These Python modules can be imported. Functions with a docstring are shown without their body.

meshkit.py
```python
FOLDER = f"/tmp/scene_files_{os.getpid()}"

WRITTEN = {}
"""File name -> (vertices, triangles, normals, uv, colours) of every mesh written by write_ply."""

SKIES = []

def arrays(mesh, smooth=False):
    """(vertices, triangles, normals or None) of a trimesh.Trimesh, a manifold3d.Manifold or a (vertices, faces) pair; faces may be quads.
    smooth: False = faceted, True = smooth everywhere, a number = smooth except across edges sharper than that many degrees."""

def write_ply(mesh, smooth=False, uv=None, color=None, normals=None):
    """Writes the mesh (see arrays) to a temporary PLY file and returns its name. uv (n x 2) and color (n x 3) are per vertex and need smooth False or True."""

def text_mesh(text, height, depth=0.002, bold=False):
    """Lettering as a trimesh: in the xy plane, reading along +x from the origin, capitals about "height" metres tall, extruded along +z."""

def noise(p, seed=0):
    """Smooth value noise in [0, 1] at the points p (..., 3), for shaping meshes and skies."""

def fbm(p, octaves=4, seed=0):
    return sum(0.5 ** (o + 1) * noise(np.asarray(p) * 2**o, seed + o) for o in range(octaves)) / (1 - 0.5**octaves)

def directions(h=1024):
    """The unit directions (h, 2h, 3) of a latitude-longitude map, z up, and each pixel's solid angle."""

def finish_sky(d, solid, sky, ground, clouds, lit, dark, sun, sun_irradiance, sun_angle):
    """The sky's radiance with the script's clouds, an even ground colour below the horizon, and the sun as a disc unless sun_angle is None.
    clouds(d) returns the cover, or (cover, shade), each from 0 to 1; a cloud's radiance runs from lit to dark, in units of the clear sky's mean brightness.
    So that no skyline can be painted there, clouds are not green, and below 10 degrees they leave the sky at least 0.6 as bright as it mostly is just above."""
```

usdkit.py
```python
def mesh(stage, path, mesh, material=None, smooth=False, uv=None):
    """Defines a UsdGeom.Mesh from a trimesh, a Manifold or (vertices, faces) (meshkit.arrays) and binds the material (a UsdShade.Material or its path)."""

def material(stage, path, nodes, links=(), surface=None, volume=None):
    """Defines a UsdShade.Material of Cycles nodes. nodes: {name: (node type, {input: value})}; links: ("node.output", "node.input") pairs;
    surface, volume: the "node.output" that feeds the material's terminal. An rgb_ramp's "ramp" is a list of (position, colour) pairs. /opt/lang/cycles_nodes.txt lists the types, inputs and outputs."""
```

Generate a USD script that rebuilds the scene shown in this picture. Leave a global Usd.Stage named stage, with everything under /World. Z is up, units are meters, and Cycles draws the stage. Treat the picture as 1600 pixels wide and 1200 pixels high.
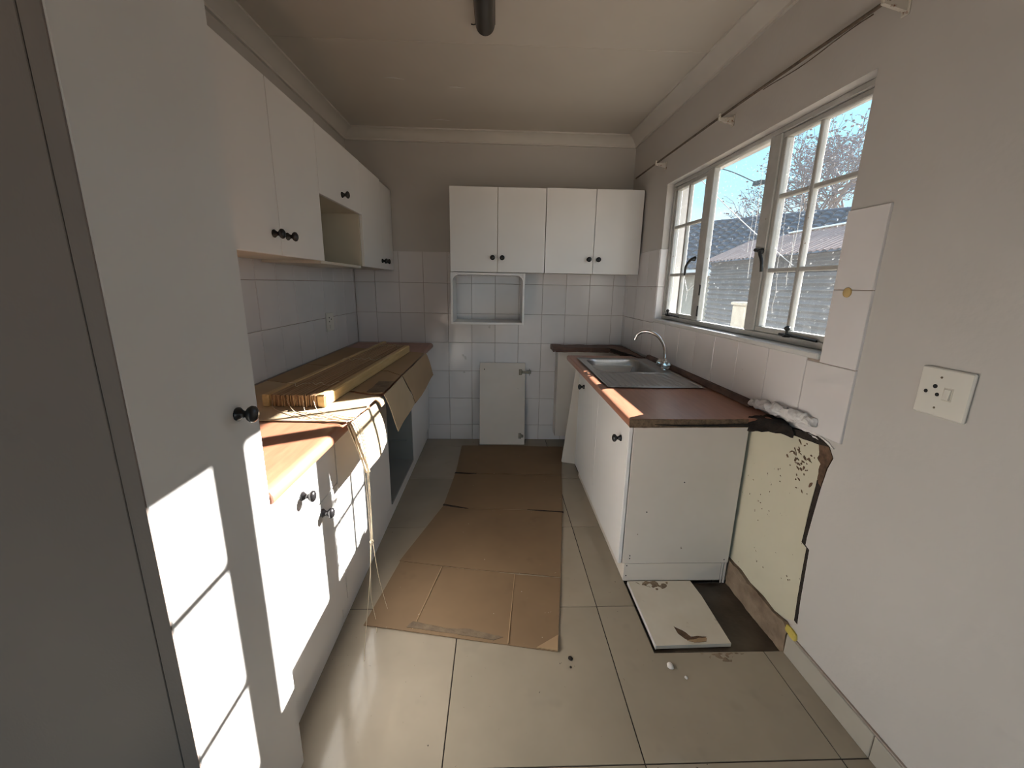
import math
import numpy as np
import trimesh
import manifold3d as m3
import usdkit
import meshkit
from shapely.geometry import Polygon, box as sbox
from pxr import Usd, UsdGeom, UsdLux, UsdShade, Gf, Sdf

stage = Usd.Stage.CreateInMemory()
UsdGeom.SetStageUpAxis(stage, UsdGeom.Tokens.z)
UsdGeom.SetStageMetersPerUnit(stage, 1.0)
UsdGeom.Xform.Define(stage, "/World")
UsdGeom.Scope.Define(stage, "/World/Looks")
RNG = np.random.default_rng(7)

# ------------------------------------------------------------------ camera
YAW, PITCH, ROLL, FPX, HCAM = 0.03876, 0.23552, 0.01729, 649.67, 1.3839
cy, sy, cp, sp, cr, sr = math.cos(YAW), math.sin(YAW), math.cos(PITCH), math.sin(PITCH), math.cos(ROLL), math.sin(ROLL)
fwd = np.array([sy * cp, cy * cp, -sp])
right0 = np.array([cy, -sy, 0.0])
up0 = np.cross(right0, fwd)
right = right0 * cr + up0 * sr
up = -right0 * sr + up0 * cr
M = np.eye(4)
M[0, :3], M[1, :3], M[2, :3], M[3, :3] = right, up, -fwd, [0, 0, HCAM]
cam = UsdGeom.Camera.Define(stage, "/World/camera")
cam.AddTransformOp().Set(Gf.Matrix4d(*M.ravel().tolist()))
cam.CreateHorizontalApertureAttr(36.0)
cam.CreateVerticalApertureAttr(27.0)
cam.CreateFocalLengthAttr(36.0 * FPX / 1600.0)
cam.CreateClippingRangeAttr(Gf.Vec2f(0.05, 500.0))
cam.CreateExposureAttr(0.6)

# ------------------------------------------------------------------ sky and sun
SUN = np.array([1.0, 0.613, 0.55])
SUN /= np.linalg.norm(SUN)
SUN_POWER, SKY_POWER = 8.5, 1.12
sun = UsdLux.DistantLight.Define(stage, "/World/sun")
z = SUN
x = np.cross([0, 0, 1.0], z); x /= np.linalg.norm(x)
y = np.cross(z, x)
S = np.eye(4); S[0, :3], S[1, :3], S[2, :3] = x, y, z
sun.AddTransformOp().Set(Gf.Matrix4d(*S.ravel().tolist()))
sun.CreateAngleAttr(0.53)
sun.CreateIntensityAttr(SUN_POWER)
sun.CreateColorAttr(Gf.Vec3f(1.0, 0.965, 0.915))
sun.CreateNormalizeAttr(True)

dome = UsdLux.DomeLight.Define(stage, "/World/sky")
dome.CreateIntensityAttr(1.0)
sky_mat = usdkit.material(stage, "/World/Looks/sky_air", {
    "tc": ("texture_coordinate", {}),
    "sep": ("separate_xyz", {}),
    "grad": ("rgb_ramp", {"ramp": [(0.0, (0.50, 0.78, 0.92)), (0.25, (0.34, 0.66, 0.90)), (0.6, (0.30, 0.55, 0.84)), (1.0, (0.20, 0.42, 0.78))]}),
    "map": ("mapping", {"scale": (1.0, 1.0, 2.2)}),
    "n": ("noise_texture", {"scale": 2.2, "detail": 6.0, "roughness": 0.55}),
    "cr": ("rgb_ramp", {"ramp": [(0.50, (0, 0, 0)), (0.72, (0.85, 0.85, 0.85))]}),
    "mx": ("mix", {"color2": (0.95, 0.98, 1.0)}),
    "bg": ("background_shader", {"strength": SKY_POWER}),
}, [("tc.generated", "sep.vector"), ("sep.z", "grad.fac"), ("tc.generated", "map.vector"), ("map.vector", "n.vector"), ("n.fac", "cr.fac"),
    ("cr.color", "mx.fac"), ("grad.color", "mx.color1"), ("mx.color", "bg.color")], surface="bg.background")
UsdShade.MaterialBindingAPI.Apply(dome.GetPrim()).Bind(sky_mat)


# ------------------------------------------------------------------ materials
def mat(name, col, rough=0.5, metal=0.0, var=0.0, vscale=6.0, stretch=(1, 1, 1), col2=None, bump=0.0, bscale=80.0, spec=0.5, spots=None, extra=None):
    """A principled material; its colour wanders between col and col2 with noise; spots = (colour, scale, threshold) scatters small marks."""
    n = {"tc": ("texture_coordinate", {}), "map": ("mapping", {"scale": tuple(stretch)}),
         "p": ("principled_bsdf", {"roughness": rough, "metallic": metal, "specular_ior_level": spec})}
    links = [("tc.object", "map.vector")]
    src = None
    if col2 is None and var > 0:
        col2 = tuple(c * (1 - var) for c in col)
    if col2 is not None:
        n["n"] = ("noise_texture", {"scale": vscale, "detail": 5.0, "roughness": 0.6})
        n["r"] = ("rgb_ramp", {"ramp": [(0.3, col), (0.7, col2)]})
        links += [("map.vector", "n.vector"), ("n.fac", "r.fac")]
        src = "r.color"
    else:
        n["c"] = ("color", {"value": col})
        src = "c.color"
    if spots:
        for i, (sc, scale, lo, hi) in enumerate(spots):
            n[f"sn{i}"] = ("noise_texture", {"scale": scale, "detail": 3.0, "roughness": 0.6})
            n[f"sr{i}"] = ("rgb_ramp", {"ramp": [(lo, (0, 0, 0)), (hi, (1, 1, 1))]})
            n[f"sm{i}"] = ("mix", {"color2": sc})
            links += [("tc.object", f"sn{i}.vector"), (f"sn{i}.fac", f"sr{i}.fac"), (f"sr{i}.color", f"sm{i}.fac"), (src, f"sm{i}.color1")]
            src = f"sm{i}.color"
    links.append((src, "p.base_color"))
    if bump:
        n["bn"] = ("noise_texture", {"scale": bscale, "detail": 4.0})
        n["b"] = ("bump", {"strength": bump, "distance": 0.002})
        links += [("map.vector", "bn.vector"), ("bn.fac", "b.height"), ("b.normal", "p.normal")]
    return usdkit.material(stage, f"/World/Looks/{name}", n, links, surface="p.BSDF")


WALL = mat("wall_paint", (0.545, 0.51, 0.48), 0.6, col2=(0.51, 0.475, 0.445), vscale=1.6, bump=0.35, bscale=60)
CEIL = mat("ceiling_paint", (0.62, 0.57, 0.51), 0.7, col2=(0.58, 0.53, 0.47), vscale=1.3, bump=0.2, bscale=90)
CORN = mat("cornice_paint", (0.64, 0.60, 0.55), 0.6, var=0.05)
CREAM = mat("cream_paint", (0.60, 0.555, 0.43), 0.5, col2=(0.55, 0.505, 0.385), vscale=3, spots=[((0.10, 0.065, 0.04), 38.0, 0.70, 0.735)], bump=0.2)
MELA = mat("white_melamine", (0.77, 0.745, 0.725), 0.38, col2=(0.74, 0.715, 0.695), vscale=2.0)
MELA_WORN = mat("worn_melamine", (0.675, 0.605, 0.54), 0.42, col2=(0.625, 0.555, 0.485), vscale=3.0, spots=[((0.16, 0.11, 0.07), 17.0, 0.745, 0.76)])
EDGE = mat("melamine_edge", (0.60, 0.55, 0.47), 0.5)
BEIGE = mat("beige_carcass", (0.60, 0.53, 0.42), 0.5, var=0.06)
GREYP = mat("grey_laminate", (0.27, 0.275, 0.26), 0.35, var=0.12, vscale=3)
TAUPE = mat("taupe_side", (0.25, 0.20, 0.175), 0.45, col2=(0.22, 0.175, 0.153), vscale=1.6, bump=0.15, bscale=160)  # darker tone for the tall cupboard's side panel and door edge
TILES = [mat(f"wall_tile_{i}", c, 0.16, col2=tuple(k * 0.95 for k in c), vscale=5, spots=[((0.45, 0.42, 0.40), 9.0, 0.72, 0.80)])
         for i, c in enumerate([(0.735, 0.692, 0.682), (0.755, 0.71, 0.70), (0.715, 0.673, 0.663)])]
GROUT = mat("wall_grout", (0.30, 0.235, 0.20), 0.9, col2=(0.42, 0.36, 0.32), vscale=4)
FTILES = [mat(f"floor_tile_{i}", c, 0.12, spec=0.22, col2=tuple(k * 0.86 for k in c), vscale=3.0,
              spots=[((0.12, 0.10, 0.08), 42.0, 0.715, 0.74), ((0.26, 0.23, 0.19), 5.0, 0.62, 0.85)]) for i, c in enumerate([(0.375, 0.32, 0.25), (0.39, 0.333, 0.262), (0.36, 0.308, 0.24)])]
FGROUT = mat("floor_grout", (0.045, 0.035, 0.028), 0.9)
SKIRT = mat("skirting_tile", (0.44, 0.40, 0.34), 0.25, var=0.1, vscale=4)
WOOD_TOP = mat("worktop_laminate", (0.36, 0.155, 0.09), 0.33, col2=(0.285, 0.115, 0.067), vscale=9.0, stretch=(6, 0.7, 6), bump=0.08, bscale=60)
CHIP = mat("chipboard", (0.22, 0.14, 0.08), 0.9, col2=(0.07, 0.045, 0.03), vscale=60.0, bump=0.6, bscale=200)
ROT_SHADE = mat("rot_and_shade", (0.010, 0.007, 0.0055), 0.95, col2=(0.034, 0.022, 0.015), vscale=40, bump=1.0, bscale=120)  # rot and dark gaps; also the painted shadow in the oven housing
BROWNBOARD = mat("exposed_board", (0.17, 0.095, 0.055), 0.9, col2=(0.06, 0.035, 0.02), vscale=35, bump=0.8, bscale=150)
STRIP = mat("dark_wood_strip", (0.15, 0.075, 0.05), 0.6, col2=(0.06, 0.03, 0.022), vscale=14, stretch=(1, 1, 3), bump=0.4, bscale=120)
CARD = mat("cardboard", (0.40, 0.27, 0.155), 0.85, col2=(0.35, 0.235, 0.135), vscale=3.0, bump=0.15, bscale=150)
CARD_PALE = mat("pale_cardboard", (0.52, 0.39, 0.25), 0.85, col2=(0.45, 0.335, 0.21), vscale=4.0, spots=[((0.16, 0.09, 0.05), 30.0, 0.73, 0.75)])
CARD_FLOOR = mat("floor_cardboard", (0.24, 0.155, 0.086), 0.8, col2=(0.20, 0.127, 0.07), vscale=2.5, spots=[((0.55, 0.50, 0.42), 55.0, 0.735, 0.755), ((0.16, 0.10, 0.055), 6.0, 0.62, 0.9)])
CARD_TORN = mat("torn_cardboard", (0.14, 0.10, 0.068), 0.95, col2=(0.23, 0.17, 0.11), vscale=30, bump=0.8, bscale=120)
PINE = mat("pale_wood", (0.62, 0.44, 0.21), 0.5, col2=(0.50, 0.33, 0.14), vscale=8, stretch=(8, 0.6, 8))
SLAT = mat("slat_wood", (0.36, 0.205, 0.105), 0.55, col2=(0.48, 0.30, 0.16), vscale=8, stretch=(8, 0.6, 8))
SLATS = [SLAT, mat("slat_wood_light", (0.52, 0.34, 0.18), 0.55, col2=(0.40, 0.25, 0.13), vscale=8, stretch=(8, 0.6, 8)), mat("slat_wood_dark", (0.25, 0.135, 0.07), 0.55, col2=(0.36, 0.21, 0.11), vscale=8, stretch=(8, 0.6, 8))]
CORD = mat("cord_cotton", (0.60, 0.50, 0.36), 0.9)
BLACK = mat("black_knob", (0.012, 0.011, 0.012), 0.22)
IRON = mat("dark_iron", (0.02, 0.019, 0.018), 0.45, metal=0.3)
STEEL = mat("brushed_steel", (0.47, 0.455, 0.44), 0.3, metal=1.0, var=0.15, vscale=20, stretch=(8, 0.5, 1))
CHROME = mat("chrome", (0.72, 0.71, 0.70), 0.10, metal=1.0)
HINGE = mat("hinge_metal", (0.25, 0.20, 0.15), 0.4, metal=0.8, var=0.4, vscale=60)
FRAME = mat("window_paint", (0.47, 0.46, 0.44), 0.45, col2=(0.38, 0.365, 0.335), vscale=14, spots=[((0.15, 0.085, 0.04), 45.0, 0.70, 0.76)])
SILL = mat("sill_paint", (0.66, 0.64, 0.61), 0.3, var=0.08, vscale=12)
PLASTIC = mat("socket_plastic", (0.70, 0.665, 0.60), 0.35)
HOLE = mat("dark_hole", (0.012, 0.011, 0.01), 0.8)
FOAM = mat("white_filler", (0.74, 0.70, 0.68), 0.8, var=0.15, vscale=40, bump=0.8, bscale=90)
LAMPG = mat("lamp_cover", (0.032, 0.028, 0.025), 0.25, var=0.25, vscale=8)
RAILM = mat("curtain_rail_metal", (0.16, 0.11, 0.075), 0.6, col2=(0.05, 0.035, 0.025), vscale=40)
BRACK = mat("bracket_paint", (0.60, 0.55, 0.48), 0.5, spots=[((0.22, 0.10, 0.05), 60.0, 0.56, 0.66)])
WET = mat("wet_screed", (0.030, 0.022, 0.016), 0.35, col2=(0.10, 0.075, 0.055), vscale=7, bump=0.6, bscale=60)
RAW = mat("raw_plaster", (0.30, 0.225, 0.155), 0.95, col2=(0.16, 0.105, 0.07), vscale=9, bump=0.9, bscale=60)
OLDWHITE = mat("old_board", (0.68, 0.63, 0.55), 0.5, col2=(0.60, 0.54, 0.45), vscale=5, spots=[((0.20, 0.12, 0.06), 8.0, 0.66, 0.78)])
YELLOW = mat("yellow_filler", (0.55, 0.42, 0.09), 0.8)
PLUG = mat("yellow_plug", (0.52, 0.36, 0.15), 0.6)
ROOF = mat("roof_tile", (0.085, 0.082, 0.095), 0.38, col2=(0.045, 0.042, 0.05), vscale=5)
RUST = mat("rusty_roof", (0.40, 0.255, 0.20), 0.65, col2=(0.27, 0.15, 0.115), vscale=2.5, stretch=(1, 4, 1))
GALV = mat("weathered_iron", (0.105, 0.10, 0.105), 0.55, col2=(0.06, 0.055, 0.056), vscale=3)
BRICK = mat("outer_wall", (0.42, 0.36, 0.28), 0.9, var=0.15)
CONC = mat("concrete", (0.52, 0.46, 0.36), 0.9, col2=(0.34, 0.29, 0.22), vscale=6, bump=0.5)
SOIL = mat("yard_soil", (0.26, 0.20, 0.14), 0.95, var=0.3, vscale=2)
BARK = mat("bark", (0.25, 0.22, 0.215), 0.9, var=0.3, vscale=8)
TWIG = mat("seed_pods", (0.24, 0.20, 0.21), 0.9, var=0.3, vscale=3)
WIRE = mat("cable_sheath", (0.45, 0.44, 0.42), 0.6)
WHITEPIPE = mat("white_pipe", (0.72, 0.70, 0.66), 0.5)

GLASS = usdkit.material(stage, "/World/Looks/dusty_glass", {
    "tc": ("texture_coordinate", {}), "geo": ("geometry", {}), "sep": ("separate_xyz", {}),
    "low": ("map_range", {"from_min": 1.18, "from_max": 1.62, "to_min": 0.035, "to_max": 0.0, "clamp": True}),
    "map": ("mapping", {"scale": (1, 1, 0.25)}),
    "n": ("noise_texture", {"scale": 30.0, "detail": 6.0, "roughness": 0.7}),
    "sp": ("noise_texture", {"scale": 95.0, "detail": 2.0}),
    "spr": ("rgb_ramp", {"ramp": [(0.66, (0, 0, 0)), (0.72, (0.12, 0.12, 0.12))]}),
    "m1": ("math", {"math_type": "multiply"}),
    "m2": ("math", {"math_type": "add", "value2": 0.006}),
    "m3": ("math", {"math_type": "add", "use_clamp": True}),
    "fr": ("fresnel", {"IOR": 1.45}),
    "front": ("math", {"math_type": "subtract", "value1": 1.0}), "frf": ("math", {"math_type": "multiply"}),
    "tr": ("transparent_bsdf", {"color": (0.96, 0.97, 0.97)}),
    "gl": ("glossy_bsdf", {"color": (1, 1, 1), "roughness": 0.0}),
    "pane": ("mix_closure", {}),
    "d": ("diffuse_bsdf", {"color": (0.8, 0.8, 0.78)}), "t": ("translucent_bsdf", {"color": (0.8, 0.8, 0.78)}),
    "dust": ("mix_closure", {"fac": 0.5}),
    "out": ("mix_closure", {}),
}, [("geo.position", "sep.vector"), ("sep.z", "low.value"), ("geo.position", "map.vector"), ("map.vector", "n.vector"), ("geo.position", "sp.vector"), ("sp.fac", "spr.fac"),
    ("low.result", "m1.value1"), ("n.fac", "m1.value2"), ("m1.value", "m2.value1"), ("m2.value", "m3.value1"), ("spr.color", "m3.value2"),
    ("geo.backfacing", "front.value2"), ("front.value", "frf.value1"), ("fr.fac", "frf.value2"), ("frf.value", "pane.fac"), ("tr.BSDF", "pane.closure1"), ("gl.BSDF", "pane.closure2"), ("d.BSDF", "dust.closure1"), ("t.BSDF", "dust.closure2"),
    ("m3.value", "out.fac"), ("pane.closure", "out.closure1"), ("dust.closure", "out.closure2")], surface="out.closure")

# ------------------------------------------------------------------ mesh helpers
cat = trimesh.util.concatenate


def box(x0, x1, y0, y1, z0, z1, c=0.0):
    """A box, its edges chamfered by c."""
    x0, x1 = min(x0, x1), max(x0, x1); y0, y1 = min(y0, y1), max(y0, y1); z0, z1 = min(z0, z1), max(z0, z1)
    c = min(c, 0.45 * min(x1 - x0, y1 - y0, z1 - z0))
    if c <= 0:
        b = trimesh.creation.box((x1 - x0, y1 - y0, z1 - z0))
        b.apply_translation(((x0 + x1) / 2, (y0 + y1) / 2, (z0 + z1) / 2))
        return b
    p = []
    for X, sx in ((x0, 1), (x1, -1)):
        for Y, s_y in ((y0, 1), (y1, -1)):
            for Z, sz in ((z0, 1), (z1, -1)):
                p += [(X + sx * c, Y + s_y * c, Z), (X + sx * c, Y, Z + sz * c), (X, Y + s_y * c, Z + sz * c)]
    return hull(p)


def hull(p):
    m = m3.Manifold.hull_points(np.asarray(p, float))
    k = m.to_mesh()
    return trimesh.Trimesh(k.vert_properties[:, :3], k.tri_verts, process=False)


def prism(poly, h0, h1, axis="z"):
    """A shapely polygon (or point list) extruded from h0 to h1 along an axis; x: polygon is (y, z); y: polygon is (x, z)."""
    poly = poly if hasattr(poly, "geom_type") else Polygon(poly)
    ms = []
    for g in getattr(poly, "geoms", [poly]):
        if g.area < 1e-9:
            continue
        m = trimesh.creation.extrude_polygon(g, h1 - h0, engine="earcut")
        v = np.array(m.vertices)
        if axis == "z":
            v = np.c_[v[:, 0], v[:, 1], v[:, 2] + h0]
        elif axis == "x":
            v = np.c_[v[:, 2] + h0, v[:, 0], v[:, 1]]
        else:
            v = np.c_[v[:, 0], v[:, 2] + h0, v[:, 1]]
        m = trimesh.Trimesh(v, m.faces, process=False)
        if m.volume < 0:
            m.invert()
        ms.append(m)
    return cat(ms)


def tube(p, r, n=8, cap=True):
    p = np.asarray(p, float)
    r = np.broadcast_to(np.asarray(r, float), len(p))
    t = np.gradient(p, axis=0)
    t /= np.maximum(np.linalg.norm(t, axis=1, keepdims=True), 1e-9)
    a = np.array([0, 0, 1.0]) if abs(t[0][2]) < 0.9 else np.array([1.0, 0, 0])
    u = np.cross(t[0], a); u /= np.linalg.norm(u)
    V, F = [], []
    ang = np.arange(n) * 2 * np.pi / n
    for i in range(len(p)):
        u = u - t[i] * (u @ t[i]); u /= max(np.linalg.norm(u), 1e-9)
        w = np.cross(t[i], u)
        V += [p[i] + r[i] * (math.cos(k) * u + math.sin(k) * w) for k in ang]
    for i in range(len(p) - 1):
        for k in range(n):
            a0, a1, b0, b1 = i * n + k, i * n + (k + 1) % n, (i + 1) * n + k, (i + 1) * n + (k + 1) % n
            F += [(a0, a1, b1), (a0, b1, b0)]
    if cap:
        V += [p[0], p[-1]]
        c0, c1 = len(V) - 2, len(V) - 1
        e = (len(p) - 1) * n
        for k in range(n):
            F += [(c0, (k + 1) % n, k), (c1, e + k, e + (k + 1) % n)]
    return trimesh.Trimesh(V, F, process=False)


def smooth_path(p, n=8):
    """Catmull-Rom through the points."""
    p = np.asarray(p, float)
    q = np.vstack([2 * p[0] - p[1], p, 2 * p[-1] - p[-2]])
    out = []
    for i in range(1, len(q) - 2):
        for s in np.linspace(0, 1, n, endpoint=False):
            a, b, c, d = q[i - 1], q[i], q[i + 1], q[i + 2]
            out.append(0.5 * (2 * b + (c - a) * s + (2 * a - 5 * b + 4 * c - d) * s**2 + (3 * b - a - 3 * c + d) * s**3))
    out.append(p[-1])
    return np.array(out)


def lathe(profile, at, axis, n=20):
    """profile: (distance along axis, radius); axis: unit vector."""
    axis = np.asarray(axis, float); axis /= np.linalg.norm(axis)
    pr = np.asarray(profile, float)
    a = np.array([0, 0, 1.0]) if abs(axis[2]) < 0.9 else np.array([1.0, 0, 0])
    u = np.cross(axis, a); u /= np.linalg.norm(u)
    w = np.cross(axis, u)
    V, F = [], []
    for d, r in pr:
        V += [np.asarray(at) + axis * d + max(r, 1e-4) * (math.cos(k) * u + math.sin(k) * w) for k in np.arange(n) * 2 * np.pi / n]
    for i in range(len(pr) - 1):
        for k in range(n):
            a0, a1, b0, b1 = i * n + k, i * n + (k + 1) % n, (i + 1) * n + k, (i + 1) * n + (k + 1) % n
            F += [(a0, a1, b1), (a0, b1, b0)]
    V += [np.asarray(at) + axis * pr[0][0], np.asarray(at) + axis * pr[-1][0]]
    e = (len(pr) - 1) * n
    for k in range(n):
        F += [(len(V) - 2, (k + 1) % n, k), (len(V) - 1, e + k, e + (k + 1) % n)]
    m = trimesh.Trimesh(V, F, process=False)
    if m.volume < 0:
        m.invert()
    return m


def rough(m, amp, scale, seed=0, edge=None):
    """A subdivided copy with noise pushed into its vertices."""
    m = m.copy()
    m.merge_vertices()
    if edge:
        v, f = trimesh.remesh.subdivide_to_size(m.vertices, m.faces, edge)
        m = trimesh.Trimesh(v, f)
        m.merge_vertices()
    v = np.array(m.vertices)
    d = np.stack([meshkit.fbm(v * scale + 17.3 * k, 3, seed + k) - 0.5 for k in range(3)], 1)
    m.vertices = v + amp * 2 * d
    return m


SHEAR = 0.0218


def rw(m):
    """The right wall runs 1.25 degrees off the room's axis: carries a mesh drawn for a straight wall onto it."""
    v = np.array(m.vertices)
    v[:, 0] -= SHEAR * (v[:, 1] - 1.2)
    return trimesh.Trimesh(v, m.faces, process=False)


def rx(y):
    return -SHEAR * (y - 1.2)


# ------------------------------------------------------------------ scene helpers
used = {}


def numbered(parent, name):
    k = used.get((parent, name), 0)
    used[(parent, name)] = k + 1
    return f"{parent}/{name}" + (f"_{k:03d}" if k else "")


class Node:
    def __init__(s, path, off):
        s.path, s.off = path, np.asarray(off, float)

    def add(s, name, mesh, material, label=None, smooth=False, kind=None):
        """A part (or a sub-part of a part): one Mesh under this prim, drawn in world coordinates."""
        m = mesh.copy()
        m.apply_translation(-s.off)
        p = numbered(s.path, name)
        g = usdkit.mesh(stage, p, m, material, smooth=smooth)
        if label:
            g.GetPrim().SetCustomDataByKey("label", label)
        if kind:
            g.GetPrim().SetCustomDataByKey("kind", kind)
        return Node(p, s.off)


def thing(name, label, category, loc=(0, 0, 0), group=None, kind=None):
    p = numbered("/World", name)
    x = UsdGeom.Xform.Define(stage, p)
    x.AddTranslateOp().Set(Gf.Vec3d(*map(float, loc)))
    pr = x.GetPrim()
    if label:
        pr.SetCustomDataByKey("label", label)
    if category:
        pr.SetCustomDataByKey("category", category)
    if group:
        pr.SetCustomDataByKey("group", group)
    if kind:
        pr.SetCustomDataByKey("kind", kind)
    return Node(p, loc)


def single(name, mesh, material, label, category, smooth=False, group=None):
    """A thing that is one mesh, its origin at its base."""
    b = mesh.bounds
    loc = np.array([(b[0][0] + b[1][0]) / 2, (b[0][1] + b[1][1]) / 2, b[0][2]])
    m = mesh.copy(); m.apply_translation(-loc)
    p = numbered("/World", name)
    g = usdkit.mesh(stage, p, m, material, smooth=smooth)
    g.AddTranslateOp().Set(Gf.Vec3d(*map(float, loc)))
    for k, v in (("label", label), ("category", category), ("group", group)):
        if v:
            g.GetPrim().SetCustomDataByKey(k, v)
    return g


def structure(name, label):
    return thing(name, label, None, kind="structure")


KNOB = [(a * 1.1, b * 1.12) for a, b in [(0, 0.013), (0.004, 0.0135), (0.009, 0.009), (0.014, 0.0065), (0.019, 0.0075), (0.023, 0.0135), (0.028, 0.0165), (0.033, 0.0155), (0.037, 0.010), (0.0385, 0.002)]]


def knob(parent, at, axis):
    parent.add("knob", lathe(KNOB, at, axis, 18), BLACK, "round black knob", smooth=50)


# ------------------------------------------------------------------ room shell
XL, YB, ZC = -1.18, 3.595, 2.52
YR = -2.4
HX0, HX1, HY0, HY1 = 0.621, 1.16, 1.305, 1.712      # where the floor tiles are missing
floor = structure("floor", "beige glossy floor tiles with dark joints")
xs = [-3.168, -2.565, -1.962, -1.359, -0.753, -0.150, 0.453, 1.056, 1.25]
ys = [YR - 0.05] + [0.925 + 0.624 * k for k in range(-6, 5) if 0.925 + 0.624 * k > YR] + [YB]
hole = sbox(HX0, HY0, HX1 + 0.2, HY1)
floor.add("grout", prism(sbox(-3.2, YR - 0.1, 1.4, YB + 0.05).difference(hole), -0.03, -0.0025), FGROUT)
k = 0
for i in range(len(xs) - 1):
    for j in range(len(ys) - 1):
        if xs[i] < -1.3 and ys[j + 1] > 0.93:
            continue
        a, b, c, d = (max(xs[i], XL - 0.02) if ys[j] > 0.3 else xs[i]) + 0.0018, xs[i + 1] - 0.0018, ys[j] + 0.0018, ys[j + 1] - 0.0018
        m = FTILES[(i * 7 + j * 5) % 3]
        r = sbox(a, c, b, d)
        if r.intersects(hole):
            floor.add("floor_tile", prism(r.difference(hole), -0.0135, 0.0), m)
        else:
            floor.add("floor_tile", box(a, b, c, d, -0.009, 0.0, 0.0009), m)
        k += 1
floor.add("wet_screed", rough(box(HX0, 1.2, HY0, HY1 + 0.3, -0.06, -0.019), 0.002, 12, 3, 0.04), WET, "dark wet screed bared where tiles are missing", smooth=40)

# --- back wall
wall_back = structure("wall_back", "white back wall tiled up to the cabinets")
wall_back.add("plaster", box(XL - 0.15, 1.35, YB + 0.006, YB + 0.15, -0.05, ZC + 0.1), WALL)
ROWS = [0.0, 0.139, 0.388, 0.637, 0.886, 1.135, 1.384, 1.633]
wall_back.add("grout", box(XL, 1.11, YB - 0.002, YB + 0.006, 0.0, 1.631), GROUT)


def wall_tile(parent, p, a0, a1, z0, z1, depth, mt):
    """One tile with a softened front edge; p maps (along, out, z) onto the wall; out = 0 is the tile's back."""
    c, g = 0.0015, 0.0013
    a0, a1, z0, z1 = a0 + g, a1 - g, z0 + g, z1 - g
    v = []
    for o, k in ((0, 0), (depth - c, 0), (depth, c)):
        v += [p(a, o, zz) for a, zz in ((a0 + k, z0 + k), (a1 - k, z0 + k), (a1 - k, z1 - k), (a0 + k, z1 - k))]
    f = []
    for r in (0, 4):
        for q in range(4):
            f.append((r + q, r + (q + 1) % 4, r + 4 + (q + 1) % 4, r + 4 + q))
    f += [(8, 9, 10, 11), (3, 2, 1, 0)]
    f = np.array(f)
    m = trimesh.Trimesh(v, np.vstack([f[:, [0, 1, 2]], f[:, [0, 2, 3]]]), process=False)
    if m.volume < 0:
        m.invert()
    parent.add("wall_tile", m, mt)


cols = [XL] + [-0.4145 + 0.2 * k for k in range(-3, 8) if -0.4145 + 0.2 * k > XL + 0.02 and -0.4145 + 0.2 * k < 1.06] + [1.092]
for i in range(len(cols) - 1):
    for j in range(len(ROWS) - 1):
        o = 0.0008 * RNG.random()
        wall_tile(wall_back, lambda a, d, zz: (a, YB + 0.004 - d, zz), cols[i], cols[i + 1], ROWS[j], ROWS[j + 1], 0.0075 + o, TILES[RNG.integers(3)])

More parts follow.
